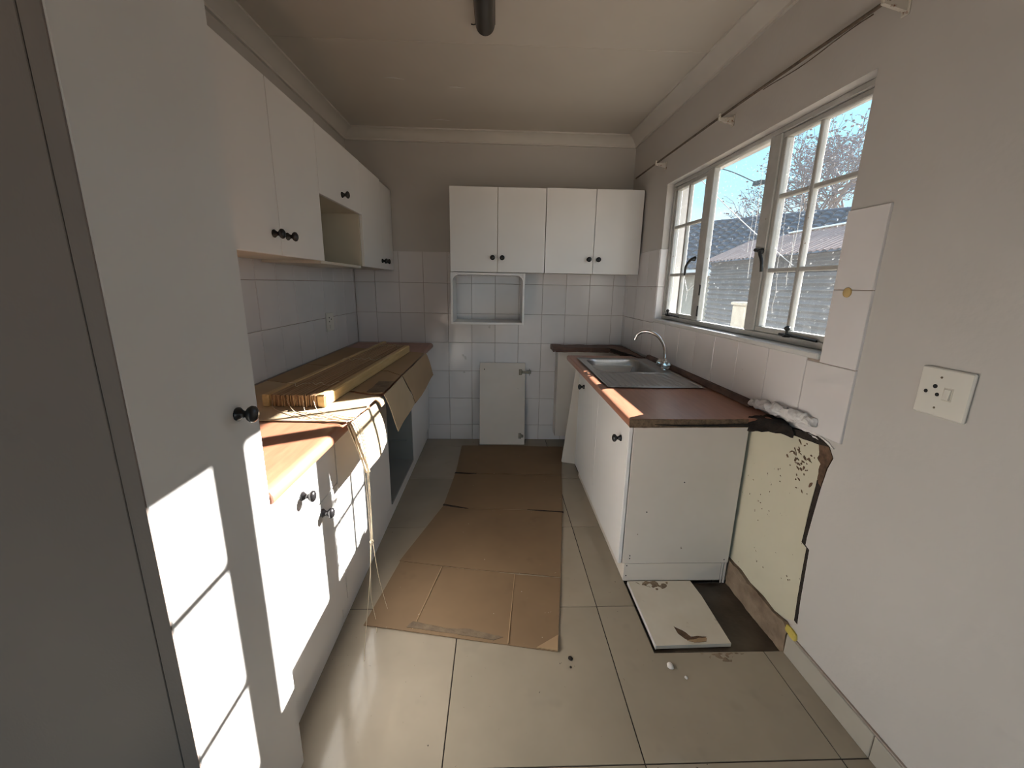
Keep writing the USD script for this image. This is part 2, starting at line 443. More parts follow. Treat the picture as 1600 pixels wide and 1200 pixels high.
# --- left wall
wall_left = structure("wall_left", "white left wall tiled above the worktop")
wall_left.add("plaster", box(XL - 0.16, XL - 0.008, 0.60, YB + 0.15, -0.05, ZC + 0.1), WALL)
wall_left.add("grout", box(XL - 0.008, XL - 0.002, 0.96, YB, 0.83, 1.55), GROUT)
lys = [0.96] + [YB - 0.2 * k - 0.06 for k in range(12, -1, -1) if YB - 0.2 * k - 0.06 > 1.1] + [YB - 0.008]
for i in range(len(lys) - 1):
    for j in range(4, 7):
        z1 = min(ROWS[j + 1], 1.56)
        wall_tile(wall_left, lambda a, d, zz: (XL - 0.008 + d, a, zz), lys[i], lys[i + 1], ROWS[j], z1, 0.0075 + 0.0008 * RNG.random(), TILES[RNG.integers(3)])
# --- rear wall, behind the camera
wall_rear = structure("wall_rear", "plain wall behind the camera")
wall_rear.add("plaster", prism(sbox(-3.3, -0.05, 1.45, ZC + 0.1).difference(sbox(-2.2, 0.0, 0.9, 2.15)), YR - 0.15, YR, "y"), WALL)
door2 = structure("door_1", "unseen glazed sliding door added behind the camera for fill daylight")  # added opening out of view; lets skylight fill the camera-facing surfaces
fr_ = lambda a, b, c, d, y0=YR - 0.10, y1=YR - 0.05: box(a, b, y0, y1, c, d, 0.003)
door2.add("frame", cat([fr_(-2.2, -2.15, 0.0, 2.15), fr_(0.85, 0.9, 0.0, 2.15), fr_(-2.15, 0.85, 2.10, 2.15), fr_(-2.15, 0.85, 0.0, 0.05)]), PLASTIC)
for a, b in ((-2.145, -0.665), (-0.655, 0.845)):
    lf = door2.add("leaf", cat([fr_(a, a + 0.06, 0.052, 2.098), fr_(b - 0.06, b, 0.052, 2.098), fr_(a + 0.06, b - 0.06, 2.03, 2.098), fr_(a + 0.06, b - 0.06, 0.052, 0.13)]), PLASTIC)
    lf.add("pane", box(a + 0.055, b - 0.055, YR - 0.078, YR - 0.074, 0.125, 2.035), GLASS)

wall_far = structure("wall_side", "plain wall of the open room to the left behind the camera")
wall_far.add("plaster", box(-3.3, -3.17, YR - 0.1, 0.75, -0.05, ZC + 0.1), WALL)
wall_far.add("plaster", box(-3.3, XL - 0.161, 0.601, 0.75, -0.05, ZC + 0.1), WALL)

# --- right wall with the window opening and the bared patch
PX = 1.145
WY0, WY1, WZ0, WZ1 = 1.400, 2.908, 1.150, 2.036
wall_right = structure("wall_right", "white right wall with window, tiles and a bared patch")
face = sbox(YR, -0.05, YB + 0.15, ZC + 0.1)
opening = sbox(WY0, WZ0, WY1, WZ1)
patch = Polygon([(1.80, -0.02), (1.80, 0.868), (1.47, 0.870), (1.40, 0.880), (1.33, 0.872), (1.296, 0.860), (1.272, 0.828), (1.286, 0.784), (1.297, 0.70), (1.305, 0.60),
                 (1.312, 0.50), (1.312, 0.468), (1.292, 0.462), (1.288, 0.36), (1.284, 0.25), (1.276, 0.15), (1.300, 0.128), (1.305, 0.0), (1.305, -0.02)])
wall_right.add("plaster", rw(prism(face.difference(opening).difference(patch), PX, PX + 0.014, "x")), WALL)
wall_right.add("plaster", rw(prism(face.difference(opening), PX + 0.014, PX + 0.150, "x")), WALL, "brick core of the wall under its plaster")
cream = Polygon([(1.79, 0.112), (1.79, 0.855), (1.42, 0.862), (1.343, 0.846), (1.335, 0.815), (1.342, 0.80), (1.322, 0.786), (1.326, 0.70), (1.333, 0.60), (1.336, 0.50), (1.334, 0.47),
                 (1.308, 0.462), (1.306, 0.36), (1.302, 0.25), (1.296, 0.152), (1.34, 0.118), (1.40, 0.103), (1.47, 0.112), (1.56, 0.105), (1.63, 0.118)])
wall_right.add("painted_patch", rw(prism(cream, PX + 0.005, PX + 0.012, "x")), CREAM, "cream painted patch of old wall with flaking dark spots")
brown = Polygon([(1.345, 0.856), (1.298, 0.858), (1.276, 0.828), (1.289, 0.784), (1.296, 0.74), (1.300, 0.705), (1.312, 0.715), (1.322, 0.73), (1.320, 0.786), (1.340, 0.802), (1.333, 0.815)])
wall_right.add("exposed_board", rw(rough(prism(brown, PX + 0.001, PX + 0.013, "x"), 0.004, 40, 5, 0.012)), BROWNBOARD, "brown bared edge beside the cream patch", smooth=30)
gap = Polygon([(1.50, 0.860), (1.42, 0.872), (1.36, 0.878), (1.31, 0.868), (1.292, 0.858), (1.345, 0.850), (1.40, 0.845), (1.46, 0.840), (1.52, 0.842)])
wall_right.add("rot_gap", rw(rough(prism(gap, PX - 0.002, PX + 0.012, "x"), 0.004, 40, 6, 0.02)), ROT_SHADE, "black rotten gap under the tiles", smooth=30)
crack = Polygon([(1.300, 0.72), (1.322, 0.725), (1.322, 0.70), (1.328, 0.60), (1.332, 0.50), (1.334, 0.466), (1.308, 0.459), (1.306, 0.36), (1.302, 0.25), (1.296, 0.152), (1.278, 0.150), (1.286, 0.25), (1.290, 0.36), (1.294, 0.458), (1.314, 0.468), (1.314, 0.50), (1.308, 0.60), (1.301, 0.70)])
wall_right.add("crack", rw(prism(crack, PX + 0.002, PX + 0.010, "x")), ROT_SHADE, "dark crack down the edge of the cream patch")
wall_right.add("raw_plaster", rw(rough(prism(Polygon([(1.80, -0.02), (1.80, 0.108), (1.63, 0.112), (1.56, 0.100), (1.47, 0.107), (1.40, 0.099), (1.335, 0.112), (1.312, 0.10), (1.308, -0.02)]), PX - 0.006, PX + 0.011, "x"), 0.006, 30, 8, 0.02)), RAW, "bare brown plaster where the skirting is gone", smooth=30)
for q in ([(1.47, 0.884), (1.40, 0.893), (1.345, 0.884), (1.36, 0.877), (1.42, 0.876)], [(1.34, 0.882), (1.30, 0.878), (1.275, 0.862), (1.30, 0.866)], [(1.395, 0.872), (1.36, 0.874), (1.345, 0.868)]):
    wall_right.add("torn_paint", rw(rough(prism(Polygon(q), PX - 0.004, PX + 0.004, "x"), 0.005, 50, 12, 0.01)), FOAM, "torn scraps of white paint above the rotten gap", smooth=30)
fr = np.random.default_rng(31)
for i in range(62):
    far = i > 46
    a, b = (1.405 + 0.032 * fr.normal(), 0.762 + 0.048 * fr.normal()) if not far else (1.34 + 0.35 * fr.random(), 0.2 + 0.5 * fr.random())
    if not (1.345 < a < 1.70 and b < 0.838):
        continue
    w, h_ = (0.003 + 0.010 * fr.random() ** 2, 0.002 + 0.003 * fr.random()) if not far else (0.003, 0.002)
    ang = np.linspace(0, 2 * np.pi, 9, endpoint=False)
    rr = 0.45 + 0.9 * fr.random(9)
    t = fr.normal(0.5, 0.7)
    u, v = w * rr * np.cos(ang), h_ * rr * np.sin(ang)
    wall_right.add("flake_mark", rw(prism(Polygon(np.c_[a + u * math.cos(t) - v * math.sin(t), b + u * math.sin(t) + v * math.cos(t)]).buffer(0), PX + 0.0038, PX + 0.0055, "x")), BROWNBOARD)
# tiles of the right wall: to the left of the window, under it and to its right
TX = PX
pr = lambda a, d, zz: (TX - d + rx(a), a, zz)
rys = [1.250, 1.400] + [1.250 + 0.2066 * k for k in range(1, 12) if 1.250 + 0.2066 * k < 3.4] + [YB - 0.004]
rys = [1.250, 1.458, 1.668, 1.880, 2.086, 2.288, 2.492, 2.700, 2.905, 3.105, 3.310, 3.520, YB - 0.006]
zt = [0.886, 1.135, 1.384, 1.633]
gm = sbox(1.252, 0.888, YB, 1.631).difference(opening.buffer(0.001))
wall_right.add("grout", rw(prism(gm, PX - 0.005, PX, "x")), GROUT)
cells = []
for a, b in zip(rys[:-1], rys[1:]):
    for j in range(3):
        if j == 0 and a < WY0:                                     # the end tile runs on under the sill's corner
            cells.append((a, b, zt[0], zt[1]))
            continue
        for lo, hi in ((a, min(b, WY0)), (max(a, WY0), min(b, WY1)), (max(a, WY1), b)):
            if hi - lo < 0.012:
                continue
            if lo >= WY0 - 1e-6 and hi <= WY1 + 1e-6:          # under the window
                if j == 0:
                    cells.append((lo, hi, zt[0], 1.1465))
            else:
                cells.append((lo, hi, zt[j], zt[j + 1]))
for lo, hi, z0, z1 in cells:
    wall_tile(wall_right, pr, lo, hi, z0, z1, 0.0085 + 0.0008 * RNG.random(), TILES[RNG.integers(3)])
# the tile row under the sill is cut at the sill; two small tiles line the left reveal
for z0, z1 in ((1.153, 1.384), (1.384, 1.633)):
    wall_tile(wall_right, lambda a, d, zz: (a + rx(WY1), WY1 - d, zz), 1.139, 1.206, z0, z1, 0.006, TILES[1])
# marks on the tiles
wall_right.add("plug", rw(lathe([(0, 0.016), (0.004, 0.0155), (0.006, 0.012), (0.007, 0.002)], (1.1365, 1.338, 1.376), (-1, 0, 0), 16)), PLUG, "round yellowed plug in the tile", smooth=40)
wall_right.add("wall_plug", rw(lathe([(0, 0.007), (0.003, 0.006), (0.004, 0.001)], (1.1365, 3.0, 1.368), (-1, 0, 0), 10)), EDGE)

# --- ceiling: boards with fine joints
ceiling = structure("ceiling", "off-white painted ceiling boards")
for a, b in ((YR - 0.1, -1.25), (-1.25, 0.745), (0.745, 2.362), (2.362, YB + 0.1)):
    ceiling.add("ceiling_panel", box(-3.3 if a < 0.7 else XL - 0.1, 1.3, a + 0.0008, b - 0.0008, ZC, ZC + 0.02, 0.0025), CEIL)
ceiling.add("backing", box(-3.3, 1.3, YR - 0.1, YB + 0.1, ZC + 0.0205, ZC + 0.10), CEIL)
# paint scrapes on the ceiling
for px, py, l, w, an in ((-0.41, 3.35, 0.13, 0.006, 0.1), (-0.60, 2.74, 0.12, 0.006, 0.15), (-0.25, 2.83, 0.10, 0.005, 0.12)):
    ceiling.add("paint_scrape", prism([(px - l / 2, py), (px, py - w), (px + l / 2, py + l * an), (px, py + w)], ZC - 0.0015, ZC + 0.001), MELA)
# cornices
prof = [(0, 0), (0.085, 0), (0.085, -0.010), (0.066, -0.014), (0.040, -0.030), (0.022, -0.052), (0.014, -0.062), (0.014, -0.075), (0, -0.075)]


def cornice(name, label, f, a, b):
    V = [f(u, t, ZC + w) for t in (a, b) for u, w in prof]
    n = len(prof)
    F = [(i, (i + 1) % n, n + (i + 1) % n, n + i) for i in range(n)]
    F = np.array(F)
    F = np.vstack([F[:, [0, 1, 2]], F[:, [0, 2, 3]]])
    caps = [(0, i, i + 1) for i in range(1, n - 1)] + [(n, n + i + 1, n + i) for i in range(1, n - 1)]
    m = trimesh.Trimesh(V, np.vstack([F, caps]), process=False)
    if m.volume < 0:
        m.invert()
    s = structure(name, label)
    s.add("moulding", m, CORN, smooth=35)


cornice("trim_1", "plaster cornice along the back wall", lambda u, t, zz: (t, YB + 0.006 - u, zz), XL, 1.09)
cornice("trim_2", "plaster cornice along the left wall", lambda u, t, zz: (XL - 0.008 + u, t, zz), 0.60, YB)
cornice("trim_3", "plaster cornice along the right wall", lambda u, t, zz: (PX + rx(t) - u, t, zz), YR, YB)
# skirting tiles on the right wall
base = structure("baseboard_right", "beige skirting tiles along the right wall")
for a, b in ((1.300, 0.925), (0.925, 0.325), (0.325, -0.275), (-0.275, -0.875), (-0.875, -1.475), (-1.475, -2.075), (-2.075, -2.36)):
    base.add("skirting_tile", rw(box(1.132, 1.1445, b + 0.0012, a - 0.0012, 0.001, 0.088, 0.002)), SKIRT)
base.add("grout", rw(box(1.1375, 1.1448, YR, 1.298, 0.0, 0.093)), GROUT)
base.add("filler", rw(rough(box(1.133, 1.146, 1.262, 1.318, 0.086, 0.118, 0.004), 0.006, 40, 2, 0.01)), YELLOW, "yellow filler at the broken end of the skirting", smooth=40)

# ------------------------------------------------------------------ window
win = structure("window_1", "white painted steel casement window with dusty panes")
FX0, FX1 = 1.188, 1.222                      # frame plane, before the wall's turn


def wbar(y0, y1, z0, z1, x0=FX0, x1=FX1, c=0.003):
    return rw(box(x0, x1, y0, y1, z0, z1, c))


FY0, FY1, FZ0, FZ1 = WY0 + 0.001, WY1 - 0.008, WZ0 + 0.018, WZ1 - 0.001
MA, MB = (2.402, 2.474), (1.873, 1.946)
win.add("frame", cat([wbar(FY0, FY1, FZ0, FZ0 + 0.026), wbar(FY0, FY1, FZ1 - 0.022, FZ1), wbar(FY0, FY0 + 0.02, FZ0 + 0.026, FZ1 - 0.022), wbar(FY1 - 0.02, FY1, FZ0 + 0.026, FZ1 - 0.022)]), FRAME)
win.add("mullion", wbar(MA[0], MA[1], FZ0 + 0.0265, FZ1 - 0.0225), FRAME)
win.add("mullion", wbar(MB[0], MB[1], FZ0 + 0.0265, FZ1 - 0.0225), FRAME)
win.add("sill", rw(box(1.128, FX1, FY0 - 0.0, FY1 + 0.004, WZ0 - 0.006, WZ0 + 0.0165, 0.004)), SILL, "white painted inner sill")
win.add("outer_sill", rw(box(FX1 + 0.001, 1.33, FY0, FY1 + 0.004, WZ0 - 0.03, WZ0 + 0.012, 0.003)), CONC)


def sash(y0, y1, ybar, handle_y, hand, stay_y):
    s = win.add("sash", cat([wbar(y0, y1, FZ0 + 0.027, FZ0 + 0.05, 1.195, 1.228), wbar(y0, y1, FZ1 - 0.045, FZ1 - 0.023, 1.195, 1.228),
                             wbar(y0, y0 + 0.024, FZ0 + 0.05, FZ1 - 0.045, 1.195, 1.228), wbar(y1 - 0.024, y1, FZ0 + 0.05, FZ1 - 0.045, 1.195, 1.228)]), FRAME)
    zb = [FZ0 + 0.05, 1.461, 1.762, FZ1 - 0.045]
    s.add("glazing_bar", wbar(ybar - 0.010, ybar + 0.010, zb[0], zb[3], 1.198, 1.222), FRAME)
    for zz in zb[1:3]:
        s.add("glazing_bar", cat([wbar(y0 + 0.024, ybar - 0.0102, zz - 0.009, zz + 0.009, 1.198, 1.222), wbar(ybar + 0.0102, y1 - 0.024, zz - 0.009, zz + 0.009, 1.198, 1.222)]), FRAME)
    for i in range(3):
        for a, b in ((y0 + 0.022, ybar - 0.008), (ybar + 0.008, y1 - 0.022)):
            s.add("pane", wbar(a, b, zb[i] + (0.007 if i else -0.002), zb[i + 1] - (0.007 if i < 2 else -0.002), 1.2085, 1.2115, 0), GLASS)
    # cockspur handle on the mullion side
    h = handle_y
    x = 1.188 + rx(h)
    s.add("handle", cat([rough(lathe([(-0.004, 0.013), (0.006, 0.012), (0.018, 0.009), (0.024, 0.003)], (x, h, 1.545), (-1, 0, 0), 12), 0.0, 1),
                         tube(smooth_path([(x - 0.012, h - 0.035 * hand, 1.552), (x - 0.014, h, 1.545), (x - 0.022, h + 0.02 * hand, 1.53), (x - 0.026, h + 0.045 * hand, 1.50), (x - 0.024, h + 0.05 * hand, 1.455)]), np.linspace(0.0085, 0.0065, 33), 8)]), IRON, "black cockspur window handle", smooth=50)
    x = 1.186 + rx(stay_y)
    s.add("stay", cat([tube([(x, stay_y + 0.05, FZ0 + 0.033), (x - 0.004, stay_y, FZ0 + 0.035), (x, stay_y - 0.16, FZ0 + 0.030)], 0.0045, 8),
                       lathe([(0, 0.015), (0.007, 0.013), (0.012, 0.005), (0.026, 0.005), (0.030, 0.011), (0.038, 0.012), (0.044, 0.006), (0.046, 0.001)], (x - 0.004, stay_y, FZ0 + 0.026), (0, 0, 1), 12)]), IRON, "black casement stay on its pin", smooth=50)
    return s


sl = sash(MA[1] + 0.001, FY1 - 0.021, 2.697, 2.515, 1.0, 2.79)
sr_ = sash(FY0 + 0.021, MB[0] - 0.001, 1.668, 1.888, -1.0, 1.645)
win.add("pane", wbar(MB[1] - 0.003, MA[0] + 0.003, FZ0 + 0.024, FZ1 - 0.020, 1.2085, 1.2115, 0), GLASS, "large fixed middle pane")
for zz in (1.37, 1.25):
    win.add("hinge", wbar(MA[0] - 0.004, MA[0] + 0.008, zz - 0.03, zz + 0.03, 1.1835, 1.1885, 0.001), IRON)
# paint runs and a crack on the glass
for yy, z0, z1 in ((2.0, 1.43, 1.93), (2.03, 1.55, 1.80), (1.80, 1.44, 1.70), (1.79, 1.28, 1.45), (1.72, 1.47, 1.80), (1.73, 1.40, 1.62)):
    p = [(1.2070 + rx(yy), yy + 0.004 * math.sin(9 * t), z0 + (z1 - z0) * t) for t in np.linspace(0, 1, 8)]
    win.add("paint_run", tube(p, np.linspace(0.0011, 0.0006, 8), 6), MELA, "white paint run on the glass")
win.add("glass_crack", cat([tube([(1.2070 + rx(2.65), 2.65, 1.43), (1.2070 + rx(2.60), 2.60, 1.36), (1.2070 + rx(2.605), 2.605, 1.30)], 0.0013, 5), tube([(1.2070 + rx(2.52), 2.52, 1.40), (1.2070 + rx(2.60), 2.60, 1.36)], 0.0013, 5)]), MELA, "white star crack in the lower pane")

# ------------------------------------------------------------------ tall cupboard at the left
FXL = -0.600                                   # face of the doors on the left
t = thing("tall_cupboard", "tall white cupboard in the left foreground with darker taupe side panel", "cupboard", (-0.87, 0.78, 0))
TFX = -0.555
t.add("side_panel", box(-1.172, TFX - 0.032, 0.618, 0.636, 0.002, 2.30, 0.001), TAUPE, "darker taupe side panel facing the camera")
t.add("body", box(-1.172, TFX - 0.032, 0.638, 0.949, 0.004, 2.30, 0.001), MELA)
d = t.add("door", box(TFX - 0.029, TFX, 0.6205, 0.949, 0.012, 2.30, 0.0015), MELA)
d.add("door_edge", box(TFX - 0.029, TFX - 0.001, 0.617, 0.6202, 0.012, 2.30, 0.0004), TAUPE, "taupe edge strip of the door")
knob(d, (TFX, 0.872, 1.103), (1, 0, 0))

# ------------------------------------------------------------------ left base run
PL = -0.625
GY = [(0.954, 1.470), (1.474, 2.203), (2.207, 2.853), (2.857, 3.583)]
u = thing("base_cabinet", "white base cabinet with drawer and door beside the tall cupboard", "cabinet", (-0.9, 1.25, 0))
u.add("body", box(-1.17, -0.621, GY[0][0], GY[0][1], 0.118, 0.838, 0.001), MELA)
u.add("plinth", box(PL - 0.016, PL, GY[0][0], GY[0][1], 0.0, 0.115, 0.001), MELA)
d = u.add("drawer", box(-0.619, FXL, GY[0][0] + 0.002, GY[0][1] - 0.002, 0.642, 0.836, 0.0015), MELA)
knob(d, (FXL, 1.195, 0.733), (1, 0, 0))
d = u.add("door", box(-0.619, FXL, GY[0][0] + 0.002, GY[0][1] - 0.002, 0.12, 0.638, 0.0015), MELA)
knob(d, (FXL, 1.318, 0.602), (1, 0, 0))
u = thing("base_cabinet", "white base cabinet under the hanging cardboard flaps", "cabinet", (-0.9, 1.84, 0))
u.add("body", box(-1.17, -0.621, GY[1][0], GY[1][1], 0.118, 0.838, 0.001), MELA)
u.add("plinth", box(PL - 0.016, PL, GY[1][0], GY[1][1], 0.0, 0.115, 0.001), MELA)
u.add("door", box(-0.619, FXL, GY[1][0] + 0.002, 1.8365, 0.12, 0.836, 0.0015), MELA)
u.add("door", box(-0.619, FXL, 1.8405, GY[1][1] - 0.002, 0.12, 0.836, 0.0015), MELA)
u = thing("oven_housing", "open grey-lined appliance housing without a door", "cabinet", (-0.9, 2.53, 0))
a, b = GY[2]
u.add("side_panel", box(-1.17, FXL, b - 0.018, b, 0.118, 0.838, 0.001), GREYP)
u.add("side_panel", box(-1.17, -0.621, a, a + 0.018, 0.118, 0.838, 0.001), GREYP)
u.add("bottom_panel", box(-1.17, FXL, a + 0.0185, b - 0.0185, 0.118, 0.134, 0.001), GREYP)
u.add("back_panel", box(-1.17, -1.155, a + 0.0185, b - 0.0185, 0.1345, 0.838, 0.001), GREYP)
u.add("plinth", box(PL - 0.016, PL, a, b, 0.0, 0.115, 0.001), MELA)
u.add("shelf_strip", box(-1.15, -0.64, b - 0.032, b - 0.0185, 0.276, 0.284, 0.001), GREYP)
u.add("shade_rail", box(-1.15, FXL - 0.002, a + 0.0185, b - 0.0185, 0.80, 0.838, 0.001), ROT_SHADE, "black rail across the top of the opening, standing for the shadow under the worktop")  # near-black colour paints the shadow under the worktop
u = thing("base_cabinet", "white base cabinet in the far left corner by the back wall", "cabinet", (-0.9, 3.22, 0))
u.add("body", box(-1.17, -0.621, GY[3][0], GY[3][1], 0.118, 0.838, 0.001), MELA)
u.add("plinth", box(PL - 0.016, PL, GY[3][0], GY[3][1], 0.0, 0.115, 0.001), MELA)
u.add("door", box(-0.619, FXL, GY[3][0] + 0.002, GY[3][1] - 0.002, 0.12, 0.836, 0.0015), MELA)
# left worktop: post-formed front
nose = [(-1.171, 0.842), (-0.556, 0.842), (-0.550, 0.845), (-0.548, 0.850), (-0.548, 0.858), (-0.550, 0.866), (-0.555, 0.874), (-0.563, 0.8795), (-0.575, 0.881), (-1.171, 0.881)]
single("worktop", prism(nose, 0.953, 3.584, "y"), WOOD_TOP, "orange-brown wood laminate worktop along the left wall", "worktop", smooth=30)

# ------------------------------------------------------------------ cardboard on the left worktop


def sheet(top, z0, fold=None, th=0.004):
    """A flat piece of board lying at height z0."""
    return prism(Polygon(top), z0, z0 + th)


def flap(pts, th=0.0035, n=10, curl=0.0, seed=0):
    """A hanging flap: pts = four corners (top near, top far, bottom far, bottom near), as a curved thin slab."""
    P = np.asarray(pts, float)
    V = []
    for s in np.linspace(0, 1, n):
        for r in np.linspace(0, 1, n):
            p = (P[0] * (1 - s) + P[1] * s) * (1 - r) + (P[3] * (1 - s) + P[2] * s) * r
            p = p + np.array([curl * math.sin(math.pi * r) * (0.4 + s) + 0.012 * (meshkit.noise(p * 6 + seed, seed) - 0.5), 0, 0])
            V.append(p)
    V = np.array(V)
    nrm = np.array([1.0, 0, 0])
    W = np.vstack([V, V - nrm * th])
    F, N = [], n * n
    for i in range(n - 1):
        for j in range(n - 1):
            a, b, c, d = i * n + j, i * n + j + 1, (i + 1) * n + j + 1, (i + 1) * n + j
            F += [(a, b, c), (a, c, d), (N + a, N + c, N + b), (N + a, N + d, N + c)]
    ring = [j for j in range(n)] + [i * n + n - 1 for i in range(1, n)] + [(n - 1) * n + j for j in range(n - 2, -1, -1)] + [i * n for i in range(n - 2, 0, -1)]
    for k in range(len(ring)):
        a, b = ring[k], ring[(k + 1) % len(ring)]
        F += [(b, a, N + a), (b, N + a, N + b)]
    m = trimesh.Trimesh(W, F, process=False)
    if m.volume < 0:
        m.invert()
    return m


c = thing("cardboard_sheet", "sunlit cardboard sheet on the left worktop, front flap hanging over the drawers", "cardboard", (-0.8, 1.7, 0.8815))
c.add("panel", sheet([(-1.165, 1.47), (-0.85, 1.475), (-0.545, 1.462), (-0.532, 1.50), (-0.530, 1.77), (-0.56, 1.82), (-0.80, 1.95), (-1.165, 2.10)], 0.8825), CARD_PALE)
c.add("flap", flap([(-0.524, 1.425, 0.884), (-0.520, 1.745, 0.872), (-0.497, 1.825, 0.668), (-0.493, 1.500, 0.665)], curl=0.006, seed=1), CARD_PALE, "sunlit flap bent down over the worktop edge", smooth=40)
c.add("fold", tube(smooth_path([(-0.535, 1.45, 0.886), (-0.520, 1.44, 0.875), (-0.507, 1.46, 0.80), (-0.489, 1.505, 0.668)]), np.linspace(0.006, 0.004, 25), 8), CARD, "doubled edge of the flap", smooth=40)
c.add("curl", prism([(-0.575, 0.8868), (-0.545, 0.8868), (-0.522, 0.883), (-0.508, 0.870), (-0.502, 0.850), (-0.506, 0.849), (-0.514, 0.868), (-0.527, 0.879), (-0.546, 0.8825), (-0.575, 0.8825)], 1.772, 1.83, "y"), CARD_PALE, "curled corner of the sheet", smooth=40)
c = thing("cardboard_sheet", "brown cardboard sheet on the left worktop with a pointed flap hanging down", "cardboard", (-0.8, 2.2, 0.8815))
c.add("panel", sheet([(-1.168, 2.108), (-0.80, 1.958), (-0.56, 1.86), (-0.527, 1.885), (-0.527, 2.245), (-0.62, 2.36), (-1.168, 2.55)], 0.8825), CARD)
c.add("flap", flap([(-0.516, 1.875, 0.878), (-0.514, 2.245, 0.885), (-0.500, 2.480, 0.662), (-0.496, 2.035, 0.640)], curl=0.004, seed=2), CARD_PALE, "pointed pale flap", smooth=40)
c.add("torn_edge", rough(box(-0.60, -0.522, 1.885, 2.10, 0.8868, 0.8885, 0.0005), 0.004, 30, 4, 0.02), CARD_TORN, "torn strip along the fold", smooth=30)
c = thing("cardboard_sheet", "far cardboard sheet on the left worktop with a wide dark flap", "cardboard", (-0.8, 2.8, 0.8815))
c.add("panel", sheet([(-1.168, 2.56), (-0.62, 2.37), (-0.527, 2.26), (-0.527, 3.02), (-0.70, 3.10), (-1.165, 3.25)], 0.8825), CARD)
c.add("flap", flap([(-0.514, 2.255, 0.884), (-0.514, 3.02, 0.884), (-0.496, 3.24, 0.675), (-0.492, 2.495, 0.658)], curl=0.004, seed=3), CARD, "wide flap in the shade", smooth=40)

# ------------------------------------------------------------------ the folded wooden blind on the cardboard
bl = thing("wooden_blind", "bundle of folded wooden blind slats with pale rails lying on cardboard", "blind", (-0.8, 2.3, 0.887))
ANG = math.atan2(0.055, 1.5)


def blind(u0, u1, v0, v1, z0, z1, c=0.0):
    """u: across, v: along, from the bundle's near end."""
    b = box(u0, u1, v0, v1, z0, z1, c)
    p = np.array(b.vertices)
    q = np.c_[-0.812 + p[:, 0] * math.cos(ANG) + p[:, 1] * math.sin(ANG), 1.635 - p[:, 0] * math.sin(ANG) + p[:, 1] * math.cos(ANG), p[:, 2]]
    return trimesh.Trimesh(q, b.faces, process=False)


Z0 = 0.888
bl.add("head_rail", blind(-0.128, -0.100, 0.0, 1.60, Z0, Z0 + 0.050, 0.004), PINE, "pale square rail along the wall side")
bl.add("bottom_rail", blind(0.092, 0.128, 0.0, 1.40, Z0, Z0 + 0.052, 0.006), PINE, "thick pale rail along the front side")
for i in range(34):
    u0 = -0.097 + i * 0.00552
    e = RNG.random(4)
    bl.add("slat", blind(u0, u0 + 0.0036, 0.002 + 0.016 * e[0], 1.52 - 0.09 * i / 34 - 0.012 * e[1], Z0 + 0.0005, Z0 + 0.045 + 0.0035 * e[2]), SLATS[i * 5 % 3])
for v0 in (0.16, 0.78, 1.33):
    p = []
    for i in range(60):
        s = i / 59
        u_, v_ = -0.11 + 0.21 * s, v0 + 0.035 * math.sin(17 * s) * math.sin(5 * s + v0) + 0.02 * s
        p.append((-0.812 + u_ * math.cos(ANG) + v_ * math.sin(ANG), 1.635 - u_ * math.sin(ANG) + v_ * math.cos(ANG), Z0 + 0.0565 + 0.003 * math.sin(40 * s)))
    bl.add("ladder_cord", tube(p, 0.0016, 5), CORD, smooth=60)
hang = [
    [(-0.90, 1.645, 0.915), (-0.87, 1.60, 0.890), (-0.72, 1.50, 0.8895), (-0.57, 1.462, 0.892), (-0.515, 1.452, 0.880), (-0.498, 1.458, 0.78), (-0.492, 1.47, 0.60), (-0.492, 1.475, 0.42), (-0.494, 1.476, 0.37), (-0.505, 1.49, 0.25), (-0.515, 1.50, 0.10), (-0.500, 1.49, 0.006), (-0.475, 1.42, 0.004)],
    [(-0.84, 1.635, 0.920), (-0.78, 1.57, 0.890), (-0.66, 1.49, 0.8895), (-0.56, 1.470, 0.892), (-0.510, 1.468, 0.878), (-0.492, 1.478, 0.74), (-0.489, 1.480, 0.55), (-0.489, 1.478, 0.40), (-0.490, 1.470, 0.36), (-0.500, 1.455, 0.22), (-0.512, 1.42, 0.06), (-0.505, 1.36, 0.004), (-0.485, 1.29, 0.004)],
    [(-0.77, 1.63, 0.915), (-0.73, 1.56, 0.890), (-0.62, 1.505, 0.8895), (-0.555, 1.482, 0.892), (-0.507, 1.478, 0.876), (-0.491, 1.486, 0.72), (-0.487, 1.486, 0.50), (-0.488, 1.481, 0.39), (-0.486, 1.486, 0.35), (-0.482, 1.51, 0.20), (-0.472, 1.535, 0.07), (-0.462, 1.54, 0.007)],
    [(-0.73, 1.625, 0.925), (-0.69, 1.57, 0.895), (-0.61, 1.53, 0.890), (-0.550, 1.495, 0.892), (-0.505, 1.490, 0.872), (-0.488, 1.492, 0.70), (-0.486, 1.483, 0.45), (-0.487, 1.480, 0.385)],
]
for h in hang:
    bl.add("pull_cord", tube(smooth_path(h, 6), 0.0012, 5), CORD, smooth=60)
bl.add("cord_knot", rough(trimesh.creation.icosphere(2, 0.008), 0.002, 90).apply_translation((-0.489, 1.478, 0.38)), CORD, smooth=60)

